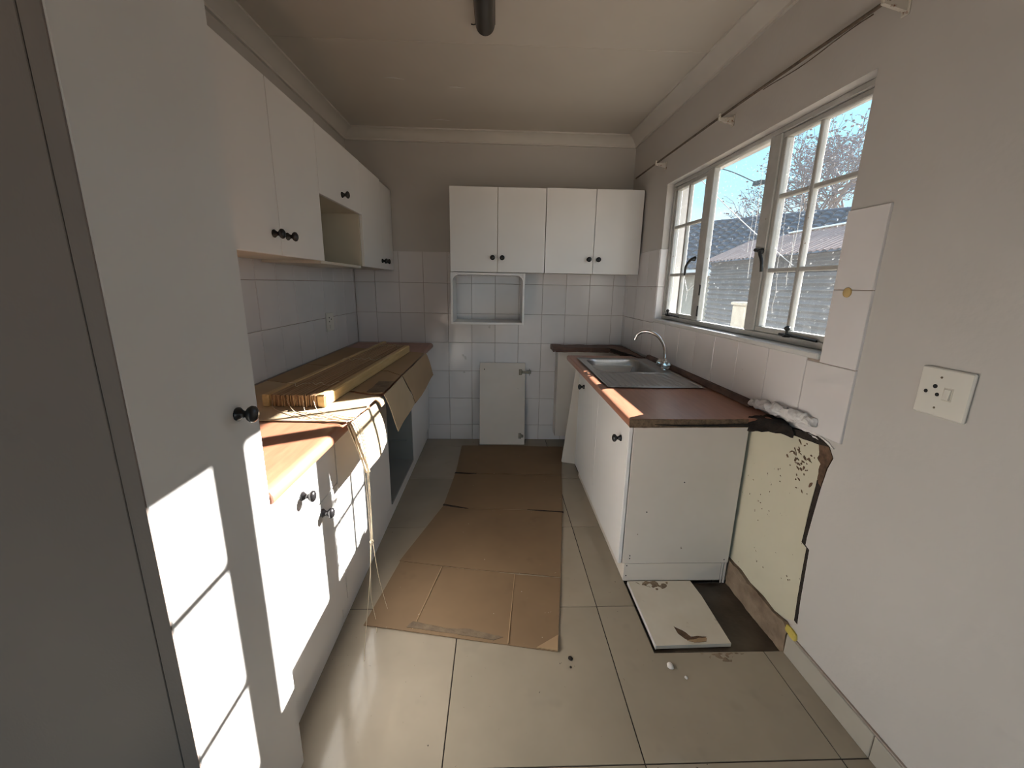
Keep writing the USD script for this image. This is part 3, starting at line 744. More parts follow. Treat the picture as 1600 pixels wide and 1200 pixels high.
# ------------------------------------------------------------------ left wall cabinets
UX = -0.850                                    # door faces
UZ0, UZ1 = 1.482, 2.104
u = thing("wall_cabinet", "tall-doored white wall cabinet on the left wall nearest the camera", "cabinet", (-1.0, 1.7, UZ0))
u.add("body", box(-1.172, UX - 0.019, 1.336, 2.168, UZ0, UZ1 - 0.004, 0.001), BEIGE)
d = u.add("door", box(UX - 0.0175, UX, 1.338, 1.7505, UZ0 - 0.003, UZ1, 0.0015), MELA); knob(d, (UX, 1.700, 1.556), (1, 0, 0))
d = u.add("door", box(UX - 0.0175, UX, 1.7545, 2.167, UZ0 - 0.003, UZ1, 0.0015), MELA); knob(d, (UX, 1.805, 1.556), (1, 0, 0))
u.add("filler_panel", box(-1.172, UX - 0.002, 0.954, 1.334, UZ0, UZ1, 0.001), MELA)
u = thing("wall_cabinet", "short white wall cabinet above an open niche on the left wall", "cabinet", (-1.0, 2.48, UZ0))
u.add("body", box(-1.172, UX - 0.019, 2.172, 2.798, 1.795, UZ1 - 0.006, 0.001), BEIGE)
d = u.add("door", box(UX - 0.0175, UX, 2.171, 2.8075, 1.790, UZ1 - 0.004, 0.0015), MELA); knob(d, (UX, 2.475, 1.842), (1, 0, 0))
u.add("back_panel", box(-1.172, -1.162, 2.172, 2.798, UZ0 + 0.002, 1.794, 0.0005), BEIGE)
u.add("shelf", box(-1.16, -0.872, 2.172, 2.798, 1.468, 1.4825, 0.001), EDGE, "thin shelf closing the niche")
u = thing("wall_cabinet", "white two-door wall cabinet in the far left corner", "cabinet", (-1.0, 3.19, UZ0))
u.add("body", box(-1.172, UX - 0.019, 2.800, 3.585, UZ0, UZ1 - 0.012, 0.001), BEIGE)
d = u.add("door", box(UX - 0.0175, UX, 2.8095, 3.268, UZ0 - 0.003, UZ1 - 0.006, 0.0015), MELA); knob(d, (UX, 3.228, 1.535), (1, 0, 0))
d = u.add("door", box(UX - 0.0185, UX - 0.001, 3.272, 3.583, UZ0 - 0.003, UZ1 - 0.016, 0.0015), MELA); knob(d, (UX, 3.312, 1.535), (1, 0, 0))

# ------------------------------------------------------------------ back wall cabinets
BY = 3.271
for x0, x1, xm, lab, z1 in ((-0.353, 0.3555, 0.0, "white two-door wall cabinet on the back wall above the open shelf box", 2.069), (0.3600, 1.083, 0.727, "white two-door wall cabinet on the back wall beside the window wall", 2.073)):
    u = thing("wall_cabinet", lab, "cabinet", ((x0 + x1) / 2, 3.43, 1.47), group="cabinets on the back wall")
    u.add("body", box(x0, x1, BY + 0.0195, 3.585, 1.474, z1 - 0.002, 0.001), BEIGE)
    d = u.add("door", box(x0, xm - 0.0018, BY, BY + 0.018, 1.470, z1, 0.0015), MELA); knob(d, (xm - 0.036, BY, 1.575), (0, -1, 0))
    d = u.add("door", box(xm + 0.0018, x1, BY, BY + 0.018, 1.470, z1, 0.0015), MELA); knob(d, (xm + 0.036, BY, 1.575), (0, -1, 0))
# open shelf box hanging under it
u = thing("shelf_box", "open white shelf box hanging under the back wall cabinet", "shelf", (-0.07, 3.43, 1.07))
x0, x1, z0, z1, w = -0.357, 0.214, 1.072, 1.466, 0.017
u.add("side", box(x0, x0 + w, 3.285, 3.583, z0, z1, 0.001), MELA)
u.add("side", box(x1 - w, x1, 3.285, 3.583, z0, z1, 0.001), MELA)
u.add("top", box(x0 + w + 0.0005, x1 - w - 0.0005, 3.285, 3.583, z1 - w, z1, 0.001), MELA)
u.add("bottom", box(x0 + w + 0.0005, x1 - w - 0.0005, 3.287, 3.583, z0, z0 + w, 0.001), MELA)
for sx, xc in ((1, x0 + w), (-1, x1 - w)):
    pts = [(xc, z1 - w)] + [(xc + sx * 0.055 * (1 - math.cos(a)), z1 - w - 0.055 * (1 - math.sin(a))) for a in np.linspace(0, math.pi / 2, 8)]
    pts = [(xc, z1 - w), (xc, z1 - w - 0.05)] + [(xc + sx * (0.05 - 0.05 * math.cos(a)), z1 - w - 0.05 + 0.05 * math.sin(a)) for a in np.linspace(0.15, math.pi / 2, 8)]
    u.add("corner_bracket", prism(Polygon(pts).buffer(0), 3.289, 3.305, "y"), MELA)

# ------------------------------------------------------------------ loose door leaning on the back wall
LEAN = math.atan2(0.125, 0.71)


def leaning(b, piv, ang):
    """Turns a mesh standing at the pivot line (x axis) so that its top falls back by ang."""
    v = np.array(b.vertices)
    y_, z_ = v[:, 1] - piv[1], v[:, 2] - piv[2]
    q = np.c_[v[:, 0], piv[1] + y_ * math.cos(ang) + z_ * math.sin(ang), piv[2] - y_ * math.sin(ang) + z_ * math.cos(ang)]
    return trimesh.Trimesh(q, b.faces, process=False)


pv = (0, 3.442, 0.0075)
t = thing("loose_cupboard_panel", "loose white cabinet door with two hinges leaning on the back wall", "cabinet door", (0.055, 3.46, 0))
dl = lambda m: leaning(m, pv, LEAN)
t.add("panel", dl(box(-0.144, 0.252, 3.442, 3.459, 0.0075, 0.728, 0.0015)), MELA_WORN)
for zz, long in ((0.648, True), (0.085, False)):
    h = [box(0.198, 0.222, 3.436, 3.4415, zz - 0.025, zz + 0.025, 0.002), lathe([(0, 0.017), (0.004, 0.016), (0.005, 0.002)], (0.216, 3.4415, zz), (0, -1, 0), 14)]
    if long:
        h += [box(0.222, 0.272, 3.430, 3.437, zz - 0.010, zz + 0.010, 0.002), box(0.268, 0.300, 3.426, 3.438, zz - 0.013, zz + 0.013, 0.002)]
        h += [box(0.286, 0.290, 3.424, 3.440, zz - 0.028, zz + 0.028, 0.001)]
    else:
        h += [box(0.218, 0.240, 3.424, 3.437, zz - 0.012, zz + 0.012, 0.003)]
    t.add("hinge", dl(cat(h)), HINGE, "sprung metal hinge", smooth=30)
t.add("knob_hole", dl(lathe([(0, 0.005), (0.0012, 0.005), (0.0015, 0.001)], (-0.105, 3.4418, 0.670), (0, -1, 0), 10)), HOLE)

# ------------------------------------------------------------------ sink cabinet at the right
SX = 0.585
u = thing("sink_cabinet", "worn white sink base cabinet with two black knobs under the right worktop", "cabinet", (0.85, 2.28, 0))
u.add("end_panel", box(0.606, 1.121, 1.708, 1.724, 0.098, 0.842, 0.001), MELA_WORN, "scuffed end panel facing the camera")
u.add("end_panel", box(0.606, 1.095, 2.826, 2.842, 0.098, 0.842, 0.001), MELA_WORN)
u.add("bottom", box(0.606, 1.095, 1.7245, 2.8255, 0.098, 0.114, 0.001), MELA_WORN)
u.add("back_panel", box(1.085, 1.094, 1.7245, 2.8255, 0.1145, 0.842, 0.001), MELA_WORN)
d = u.add("door", box(SX, SX + 0.017, 1.709, 2.273, 0.099, 0.836, 0.0015), MELA); knob(d, (SX, 1.812, 0.694), (-1, 0, 0))
d = u.add("door", box(SX, SX + 0.017, 2.276, 2.840, 0.099, 0.836, 0.0015), MELA); knob(d, (SX, 2.665, 0.728), (-1, 0, 0))
u.add("plinth", box(0.617, 0.632, 1.726, 2.84, 0.002, 0.096, 0.001), MELA_WORN)
u.add("plinth", box(0.617, 1.092, 1.709, 1.725, 0.002, 0.096, 0.001), MELA_WORN, "end plinth board over the wet patch")
u.add("leg", cat([box(1.096, 1.102, 1.709, 1.727, -0.016, 0.097, 0.001), box(1.108, 1.118, 1.709, 1.727, -0.016, 0.097, 0.001), box(1.0965, 1.1175, 1.7275, 1.731, -0.016, 0.097, 0.001)]), MELA_WORN, "small channel-shaped leg")
for yy, zz in ((0.64, 0.125), (0.64, 0.14), (1.10, 0.115), (0.86, 0.52), (0.70, 0.37), (0.63, 0.03), (0.63, 0.085)):
    u.add("screw_hole", lathe([(0, 0.003), (0.0008, 0.003), (0.001, 0.0005)], (yy, 1.7079 if zz > 0.1 else 1.7089, zz), (0, -1, 0), 8), HOLE)

# right worktop
u = thing("worktop", "orange-brown sink worktop with rotten cut end by the window", "worktop", (0.83, 2.26, 0.844))
bowl = sbox(0.613, 2.415, 0.997, 2.857)
top = Polygon([(0.545, 1.527), (1.128, 1.540), (1.106, 2.10), (1.09, 2.60), (1.03, 2.88), (1.00, 3.02), (0.545, 3.02)]).difference(bowl)
u.add("board", prism(top, 0.8445, 0.880), WOOD_TOP)
u.add("front_edge", prism([(0.5448, 0.8445), (0.530, 0.8445), (0.521, 0.849), (0.519, 0.856), (0.519, 0.869), (0.522, 0.876), (0.530, 0.880), (0.5448, 0.880)], 1.527, 3.02, "y"), WOOD_TOP, "rounded front edge", smooth=40)
e = Polygon([(0.521, 1.5265), (1.00, 1.5375), (1.00, 1.5335), (0.521, 1.5225)])
u.add("cut_end", rough(prism(e, 0.846, 0.8785), 0.0025, 45, 9, 0.02), CHIP, "raw chipboard cut end", smooth=20)
u.add("crack", rough(prism(Polygon([(0.62, 0.860), (0.75, 0.857), (0.88, 0.860), (1.02, 0.866), (1.02, 0.853), (0.88, 0.853), (0.75, 0.852), (0.66, 0.855)]), 1.520, 1.5265, "y"), 0.001, 50, 1, 0.03), ROT_SHADE, "dark split along the cut end", smooth=20)
u.add("rotten_corner", rough(hull([(0.98, 1.505, 0.846), (1.125, 1.45, 0.842), (1.128, 1.58, 0.845), (1.01, 1.56, 0.884), (1.125, 1.46, 0.882), (1.127, 1.585, 0.887), (1.06, 1.475, 0.86)]), 0.014, 28, 11, 0.012), ROT_SHADE, "black rotten corner against the wall", smooth=25)
# remains of the old worktop in the back corner
u = thing("worktop_remnant", "broken strip of old dark worktop left along the back corner", "worktop", (0.8, 3.5, 0.845))
u.add("board", rough(prism(Polygon([(0.468, 3.40), (0.94, 3.405), (1.025, 3.02), (1.055, 2.93), (1.078, 2.95), (1.085, 3.583), (0.468, 3.583)]), 0.846, 0.882), 0.006, 14, 21, 0.03), STRIP, smooth=25)
u.add("splinter", rough(box(0.49, 0.93, 3.385, 3.398, 0.846, 0.858, 0.002), 0.006, 22, 22, 0.02), STRIP, smooth=25)
u.add("splinter", rough(prism(Polygon([(0.935, 3.36), (0.950, 3.36), (1.028, 3.00), (1.012, 3.03)]), 0.86, 0.884), 0.004, 22, 23, 0.03), ROT_SHADE, "dark broken lip", smooth=25)
single("wall_strip", rw(prism([(1.1355, 0.8815), (1.108, 0.8815), (1.112, 0.893), (1.122, 0.905), (1.1355, 0.908)], 1.70, 2.92, "y")), STRIP, "brown sealing strip between the right worktop and the tiles", "strip", smooth=30)
# white filler lump
p = smooth_path([(1.122, 1.70, 0.905), (1.118, 1.62, 0.912), (1.118, 1.52, 0.918), (1.120, 1.43, 0.924), (1.124, 1.355, 0.930)], 12)
m = rough(rw(tube(p, 0.014 + 0.008 * np.sin(np.linspace(0.2, 3.0, len(p))), 16)), 0.017, 36, 31, 0.008)
single("filler_lump", m, FOAM, "lumpy white filler roll lying along the tiles by the worktop end", "filler", smooth=60)
# old white cabinet side under the corner strip
single("cabinet_remnant", box(0.515, 1.07, 3.430, 3.575, 0.095, 0.842, 0.002), MELA_WORN, "white remains of a cabinet in the back right corner", "cabinet")
# leaning narrow board
v = [(0.530, 3.075, 0.003), (0.600, 3.050, 0.003), (0.667, 2.905, 0.003)]
lb = hull([(0.528, 3.09, 0.002), (0.604, 3.062, 0.002), (0.536, 3.105, 0.002), (0.612, 3.077, 0.002), (0.588, 2.90, 0.80), (0.606, 2.90, 0.80), (0.64, 2.885, 0.80), (0.63, 2.872, 0.80)])
lb = hull([(0.526, 3.085, 0.002), (0.530, 3.10, 0.002), (0.660, 3.055, 0.002), (0.656, 3.04, 0.002), (0.588, 2.985, 0.815), (0.592, 3.00, 0.815), (0.722, 2.955, 0.815), (0.718, 2.94, 0.815)])
single("leaning_board", lb, MELA_WORN, "narrow white board leaning under the far end of the sink worktop", "board")
single("rotten_block", rough(box(0.628, 0.72, 2.865, 3.01, 0.002, 0.115, 0.004), 0.014, 22, 41, 0.015), ROT_SHADE, "dark rotten wood lump on the floor beside the leaning board", "wood", smooth=25)

# ------------------------------------------------------------------ sink and tap
SX0, SX1, SY0, SY1, SZ = 0.566, 1.066, 2.022, 2.888, 0.8815
nx, ny = 110, 180
gx, gy = np.meshgrid(np.linspace(SX0, SX1, nx), np.linspace(SY0, SY1, ny), indexing="ij")


def rrect(x, y, x0, x1, y0, y1, r):
    qx, qy = np.abs(x - (x0 + x1) / 2) - (x1 - x0) / 2 + r, np.abs(y - (y0 + y1) / 2) - (y1 - y0) / 2 + r
    return np.minimum(np.maximum(qx, qy), 0) + np.hypot(np.maximum(qx, 0), np.maximum(qy, 0)) - r


sm = lambda e0, e1, v: (lambda q: q * q * (3 - 2 * q))(np.clip((v - e0) / (e1 - e0), 0, 1))
edge = rrect(gx, gy, SX0, SX1, SY0, SY1, 0.02)
h = 0.006 * sm(-0.016, -0.008, edge) * 0.6 + 0.0025 - 0.0015 * sm(-0.004, 0.0, edge)
dr = rrect(gx, gy, 0.612, 0.985, 2.062, 2.395, 0.03)
h -= 0.004 * sm(0.004, -0.004, dr)
gr = 0.5 + 0.5 * np.cos((gx - 0.612) / 0.031 * 2 * np.pi)
h += 0.0042 * sm(-0.004, -0.02, dr) * gr ** 2
bw = rrect(gx, gy, 0.621, 0.988, 2.425, 2.850, 0.08)
h -= 0.150 * sm(0.004, -0.034, bw)
V = np.c_[gx.ravel(), gy.ravel(), SZ + h.ravel()]
F = []
for i in range(nx - 1):
    a = np.arange(ny - 1) + i * ny
    F += [np.c_[a, a + ny, a + ny + 1], np.c_[a, a + ny + 1, a + 1]]
F = np.vstack(F)
n0 = len(V)
W = np.vstack([V, V - [0, 0, 0.0012]])
sheet_m = trimesh.Trimesh(W, np.vstack([F, F[:, ::-1] + n0]), process=False)
t = thing("sink", "stainless steel inset sink with ribbed drainer in the right worktop", "sink", (0.816, 2.45, SZ))
t.add("basin", sheet_m, STEEL, smooth=60)
t.add("waste", lathe([(0, 0.035), (0.0025, 0.034), (0.003, 0.024), (0.001, 0.02), (0.0008, 0.001)], (0.80, 2.64, SZ - 0.1472), (0, 0, 1), 20), CHROME, "round waste fitting", smooth=40)
t = thing("tap", "chrome kitchen tap with swan-neck spout behind the sink", "tap", (1.03, 2.50, 0.885))
t.add("base", lathe([(0, 0.0225), (0.004, 0.0222), (0.008, 0.021), (0.02, 0.019), (0.05, 0.019), (0.062, 0.017), (0.068, 0.012), (0.075, 0.002)], (1.042, 2.50, SZ + 0.003), (0, 0, 1), 20), CHROME, smooth=50)
t.add("spout", tube(smooth_path([(1.042, 2.505, 0.935), (1.043, 2.512, 0.985), (1.035, 2.530, 1.035), (1.010, 2.560, 1.080), (0.970, 2.595, 1.105), (0.930, 2.620, 1.105), (0.902, 2.635, 1.085), (0.895, 2.64, 1.068)], 8), 0.0105, 14), CHROME, smooth=60)
t.add("outlet", lathe([(0, 0.0125), (0.012, 0.0135), (0.026, 0.012), (0.027, 0.006)], (0.8955, 2.64, 1.073), (-0.2, 0.1, -1), 14), CHROME, "outlet nozzle", smooth=40)
for s in (-1, 1):
    ax = np.array([-0.28, s * 1.0, 0.0]) if s > 0 else np.array([-0.25, -1.0, 0.05])
    t.add("handle", lathe([(0.0, 0.011), (0.02, 0.011), (0.024, 0.017), (0.03, 0.0235), (0.045, 0.0245), (0.050, 0.021), (0.052, 0.010), (0.0535, 0.001)], (1.042, 2.50 + s * 0.012, 0.918), ax, 16), CHROME, "round tap handle", smooth=40)

# ------------------------------------------------------------------ sockets
so = thing("socket", "square white wall socket with a rocker switch on the plain right wall", "socket", (1.145, 0.99, 1.06))
so.add("plate", rw(box(1.1355, 1.1445, 0.928, 1.053, 1.068, 1.193, 0.003)), PLASTIC)
for yy, zz, r in ((1.010, 1.145, 0.0055), (1.030, 1.128, 0.0048), (1.001, 1.125, 0.0048)):
    so.add("pin_hole", rw(lathe([(0, r), (0.0008, r), (0.001, 0.0005)], (1.1355, yy, zz), (-1, 0, 0), 12)), HOLE)
so.add("switch", rw(hull([(1.1353, 0.985, 1.116), (1.1353, 0.985, 1.144), (1.1353, 0.969, 1.116), (1.1353, 0.969, 1.144), (1.1300, 0.984, 1.117), (1.1330, 0.984, 1.143), (1.1300, 0.970, 1.117), (1.1330, 0.970, 1.143)])), PLASTIC, "rocker switch")
so.add("switch_surround", rw(prism(sbox(0.966, 1.113, 0.988, 1.147).difference(sbox(0.968, 1.1155, 0.986, 1.1445)), 1.1345, 1.1356, "x")), EDGE)
for zz in (1.170, 1.090):
    so.add("screw", rw(lathe([(0, 0.003), (0.0008, 0.0028), (0.001, 0.0005)], (1.1355, 1.000, zz), (-1, 0, 0), 8)), HINGE)
so = thing("socket", "narrow white wall socket on the left tiles above the cardboard", "socket", (XL, 2.99, 1.03))
so.add("plate", box(XL - 0.0004, XL + 0.009, 2.935, 3.055, 1.040, 1.168, 0.003), PLASTIC)
for yy, zz in ((2.975, 1.135), (2.975, 1.108), (3.01, 1.122)):
    so.add("pin_hole", lathe([(0, 0.0052), (0.0008, 0.0052), (0.001, 0.0005)], (XL + 0.009, yy, zz), (1, 0, 0), 12), HOLE)
so.add("switch", box(XL + 0.0092, XL + 0.013, 2.975, 2.992, 1.060, 1.085, 0.001), PLASTIC)

# ------------------------------------------------------------------ curtain rail
r = thing("curtain_rail", "thin rusty curtain rail on chipped brackets above the window", "curtain rail", (1.1, 2.3, 2.15))
p = smooth_path([(1.083 + rx(3.36), 3.36, 2.172), (1.083 + rx(2.9), 2.9, 2.176), (1.085 + rx(2.2), 2.2, 2.180), (1.085 + rx(1.7), 1.7, 2.176), (1.087 + rx(1.25), 1.25, 2.172), (1.087 + rx(0.8), 0.8, 2.176)], 10)
r.add("rod", tube(p, 0.0055, 10), RAILM, smooth=60)
p2 = [(q[0] + 0.012, q[1], q[2] - 0.007 + 0.005 * math.sin(14 * q[1])) for q in smooth_path([(1.085 + rx(1.9), 1.9, 2.178), (1.087 + rx(1.4), 1.4, 2.174)], 30)]
r.add("wire", tube(p2, 0.0018, 5), RAILM, "loose wire twisted along the rod", smooth=60)
for yy in (2.96, 2.19, 1.34, 0.85):
    b = cat([box(1.139, 1.1445, yy - 0.012, yy + 0.012, 2.135, 2.185, 0.002), hull([(1.139, yy - 0.006, 2.145), (1.139, yy + 0.006, 2.145), (1.139, yy - 0.006, 2.175), (1.139, yy + 0.006, 2.175), (1.075, yy - 0.006, 2.172), (1.075, yy + 0.006, 2.172), (1.075, yy - 0.006, 2.160), (1.075, yy + 0.006, 2.160)]), box(1.070, 1.080, yy - 0.007, yy + 0.007, 2.160, 2.190, 0.002)])
    r.add("bracket", rw(rough(b, 0.003, 40, 3)), BRACK, "chipped painted bracket", smooth=25)

# ------------------------------------------------------------------ ceiling light
l = thing("ceiling_light", "dark grey tubular light fitting on the ceiling", "light", (-0.063, 1.6, 2.45))
ang = np.linspace(math.pi, 2 * math.pi, 15)
half = [(-0.063 + 0.043 * math.cos(a), ZC - 0.003 + 0.047 * math.sin(a)) for a in ang]
l.add("cover", prism(Polygon(half), 0.95, 2.195, "y"), LAMPG, smooth=40)
l.add("base_plate", box(-0.108, -0.018, 0.945, 2.20, ZC - 0.0028, ZC - 0.0002), RAILM)
l.add("wire", tube([(-0.10, 2.19, ZC - 0.006), (-0.115, 2.192, ZC - 0.009), (-0.126, 2.194, ZC - 0.006)], 0.0022, 6), IRON)
ring = Polygon([(-0.063 + 0.062 * math.cos(a), 2.19 + 0.055 * math.sin(a)) for a in np.linspace(0, math.pi, 16)] + [(-0.13, 2.19), (-0.13, 0.9), (0.01, 0.9), (0.01, 2.19)]).buffer(0)
ceiling.add("paint_ridge", prism(ring.difference(sbox(-0.1085, 0.9, -0.0175, 2.2005)), ZC - 0.0016, ZC + 0.001), CEIL, "thick paint left around the light")

# ------------------------------------------------------------------ cardboard on the floor
c = thing("floor_cardboard", "large flattened brown cardboard box lying on the floor tiles", "cardboard", (0, 2.3, 0.0))
FP = [
    [(-0.540, 1.458), (-0.150, 1.385), (0.052, 1.350), (0.160, 1.330), (0.246, 1.315), (0.319, 1.728), (0.097, 1.756), (-0.143, 1.799), (-0.480, 1.862)],
    [(-0.485, 1.868), (-0.143, 1.805), (0.319, 1.734), (0.418, 2.320), (0.200, 2.350), (-0.185, 2.368), (-0.330, 2.412)],
    [(-0.330, 2.418), (-0.185, 2.376), (0.200, 2.358), (0.420, 2.328), (0.492, 2.840), (-0.110, 2.862), (-0.300, 2.880)],
    [(-0.298, 2.888), (-0.110, 2.870), (0.493, 2.848), (0.583, 3.40), (0.10, 3.425), (-0.297, 3.425)],
]
for i, q in enumerate(FP):
    m = prism(Polygon(q), 0.0012, 0.0048)
    v, f = trimesh.remesh.subdivide_to_size(m.vertices, m.faces, 0.06)
    v = v + np.c_[0 * v[:, :2], 0.003 * np.clip(meshkit.noise(np.c_[v[:, :2] * 5, 0 * v[:, 0] + i], 3) - 0.4, 0, 1) * 2]
    c.add("panel", trimesh.Trimesh(v, f), CARD_FLOOR, smooth=20)
c.add("torn_strip", rough(prism(Polygon([(-0.36, 1.440), (-0.15, 1.402), (0.0, 1.372), (0.035, 1.385), (-0.10, 1.425), (-0.20, 1.432), (-0.34, 1.470)]), 0.0068, 0.0088), 0.003, 30, 51, 0.03), CARD_TORN, "torn strip where a label was ripped off", smooth=20)
for q in ([(0.052, 1.352), (0.056, 1.352), (0.099, 1.755), (0.095, 1.755)], [(-0.335, 1.43), (-0.331, 1.43), (-0.262, 1.815), (-0.266, 1.815)]):
    c.add("crease", rough(prism(Polygon(q), 0.005, 0.0083), 0.001, 30, 55, 0.05), CARD, "pressed crease")
c.add("corner_fold", prism(Polygon([(0.165, 1.331), (0.246, 1.316), (0.259, 1.39)]), 0.0075, 0.0105), CARD, "folded corner")
for q in ([(-0.305, 2.874), (-0.20, 2.862), (-0.14, 2.874), (-0.20, 2.878), (-0.30, 2.890)], [(-0.335, 2.412), (-0.22, 2.374), (-0.17, 2.372), (-0.20, 2.385), (-0.33, 2.428)], [(0.20, 2.354), (0.30, 2.336), (0.425, 2.318), (0.426, 2.330), (0.30, 2.348)]):
    c.add("slit", prism(Polygon(q), 0.0046, 0.0072), ROT_SHADE, "dark slit between flaps")

# ------------------------------------------------------------------ board in the hole
b = thing("loose_board", "stained white board lying in the wet hole in the floor", "board", (0.79, 1.51, -0.015))
crackp = Polygon([(0.749, 1.432), (0.776, 1.412), (0.789, 1.398), (0.800, 1.378), (0.828, 1.381), (0.862, 1.376), (0.855, 1.368), (0.82, 1.366), (0.800, 1.355), (0.785, 1.352), (0.768, 1.368), (0.752, 1.392)])
b.add("panel", prism(Polygon([(0.641, 1.335), (0.946, 1.341), (0.952, 1.60), (0.944, 1.702), (0.640, 1.702)]).difference(crackp), -0.012, 0.004), OLDWHITE)
b.add("edge_band", box(0.636, 0.6405, 1.333, 1.70, -0.012, 0.0055, 0.0005), MELA, "white edge band standing proud")
b.add("torn_core", rough(prism(crackp, -0.008, 0.0015), 0.002, 60, 52, 0.01), BROWNBOARD, "torn brown core showing through")
b.add("peeled_flake", rough(prism(Polygon([(0.775, 1.356), (0.800, 1.357), (0.825, 1.366), (0.858, 1.366), (0.85, 1.352), (0.80, 1.345)]), 0.006, 0.0085), 0.003, 50, 53, 0.01), CARD, "peeled flake")
b.add("stain", rough(prism(Polygon([(0.675, 1.690), (0.72, 1.665), (0.76, 1.640), (0.80, 1.652), (0.83, 1.675), (0.845, 1.695), (0.75, 1.699)]), 0.0036, 0.0044), 0.007, 60, 54, 0.008), RAW, "rusty brown stain near the cabinet")
# crumbs on the floor
for i, (x_, y_, s_) in enumerate([(0.29, 1.285, 0.008), (0.66, 1.245, 0.012), (0.70, 1.20, 0.006), (0.285, 1.25, 0.004)]):
    single("plaster_crumb", rough(trimesh.creation.icosphere(2, s_).apply_transform(np.diag([1, 1.2, 0.5, 1])).apply_translation((x_, y_, s_ * 0.45)), s_ * 0.4, 60, 60 + i), FOAM if i in (1, 2) else ROT_SHADE,
           ["dark crumb at the corner of the floor cardboard", "white plaster crumb on the floor before the wet hole", "smaller white crumb nearer the camera than the hole", "tiny dark crumb just before the cardboard corner"][i], "crumb", smooth=50)
floor.add("floor_stain", rough(prism(Polygon([(0.80, 1.299), (0.85, 1.27), (0.90, 1.262), (0.925, 1.28), (0.97, 1.298)]), -0.0004, 0.0004), 0.009, 50, 1, 0.01), RAW, "rusty stain at the edge of the hole")

# ------------------------------------------------------------------ outside the window
gnd = thing("yard_ground", "bare ground of the yard outside", None, (8, 8, -0.4), kind="structure")
gnd.add("soil", box(-30, 45, -30, 45, -0.6, -0.35), SOIL)

# lean-to shed: wall of ribbed iron and rusty roof
sh = thing("shed", "low shed of dark ribbed iron with rusty corrugated roof outside the window", "shed", (5.2, 6.5, -0.35))
zz = np.arange(-0.35, 1.90, 0.012)
xx = 4.55 + 0.021 * np.sin(2 * np.pi * zz / 0.10)
for a, b_ in ((3.0, 4.5), (4.5, 6.0), (6.0, 7.5), (7.5, 9.05)):
    po = list(zip(xx, zz)) + [(4.62, zz[-1]), (4.62, zz[0])]
    o = 0.002 * RNG.random()
    sh.add("wall_sheet", prism(Polygon([(p_ + o, q_) for p_, q_ in po]), a + 0.001, b_ - 0.001, "y"), GALV, smooth=50)
sh.add("gable_wall", box(4.63, 5.45, 3.02, 9.03, -0.35, 1.88), GALV)
E0, E1 = np.array([4.38, 1.905]), np.array([5.38, 2.36])
for i in range(10):
    y0 = 2.9 + 0.63 * i
    yy = np.linspace(y0, y0 + 0.629, 34)
    wv = 0.012 * np.sin(2 * np.pi * yy / 0.126)
    V = []
    for a in (E0, E1):
        for th in (0.0, -0.004):
            V += [(a[0], q_, a[1] + w_ + th) for q_, w_ in zip(yy, wv)]
    n = len(yy)
    F = []
    for k in range(n - 1):
        for a_, b_ in ((0, 2 * n), (3 * n, n), (n, 0), (2 * n, 3 * n)):
            F += [(a_ + k, a_ + k + 1, b_ + k + 1), (a_ + k, b_ + k + 1, b_ + k)]
    m = trimesh.Trimesh(V, F, process=False)
    m.fix_normals()
    sh.add("roof_sheet", m, RUST, smooth=50)
sh.add("flashing", box(5.34, 5.46, 2.9, 7.9, 2.372, 2.40, 0.004), WHITEPIPE, "pale flashing along the top of the rusty roof")

# house with the tiled roof: ridge runs obliquely
ho = thing("house", "house with dark grey tiled roof behind the shed", "house", (10, 14, -0.35))
K = 2.25
r0, r1 = K * np.array([3.20, 7.20]), K * np.array([4.80, 5.20])
dirr = (r1 - r0) / np.linalg.norm(r1 - r0)
r0, r1 = r0 - dirr * 2.5, r1 + dirr * 6.0
L = np.linalg.norm(r1 - r0)
nr = np.array([dirr[1], -dirr[0]])
if nr @ (np.array([0, 0]) - r0) < 0:
    nr = -nr
RZ, DROP, RUN = HCAM + K - 0.02, 1.75, 3.6
rows, per = 12, 16
V, F = [], []
us = np.arange(0, L, 0.30 / 6)
wave = 0.065 * np.abs(np.sin(np.pi * us / 0.30)) ** 0.8
for j in range(rows):
    for s in (0, 1):
        f_ = (j + s * 1.04) / rows
        lift = 0.055 * s
        base_i = len(V)
        p_ = r0[None] + us[:, None] * dirr + nr * RUN * f_
        V += [(a, b_, RZ - DROP * f_ + lift + w_) for (a, b_), w_ in zip(p_, wave)]
    a0, b0 = len(V) - 2 * len(us), len(V) - len(us)
    for k in range(len(us) - 1):
        F += [(a0 + k, b0 + k, b0 + k + 1), (a0 + k, b0 + k + 1, a0 + k + 1)]
    # the tile's front lip
    l0 = len(V)
    V += [(a, b_, c_ - 0.05) for a, b_, c_ in V[b0:b0 + len(us)]]
    for k in range(len(us) - 1):
        F += [(b0 + k, l0 + k, l0 + k + 1), (b0 + k, l0 + k + 1, b0 + k + 1)]
m = trimesh.Trimesh(V, F, process=False)
ho.add("roof_tiles", m, ROOF, "rows of dark roof tiles", smooth=45, kind="stuff")


def slab(p, q, w, z0, z1):
    p, q = np.asarray(p, float), np.asarray(q, float)
    d_ = (q - p) / np.linalg.norm(q - p)
    n_ = np.array([-d_[1], d_[0]]) * w / 2
    return prism(Polygon([p + n_, q + n_, q - n_, p - n_]), z0, z1)


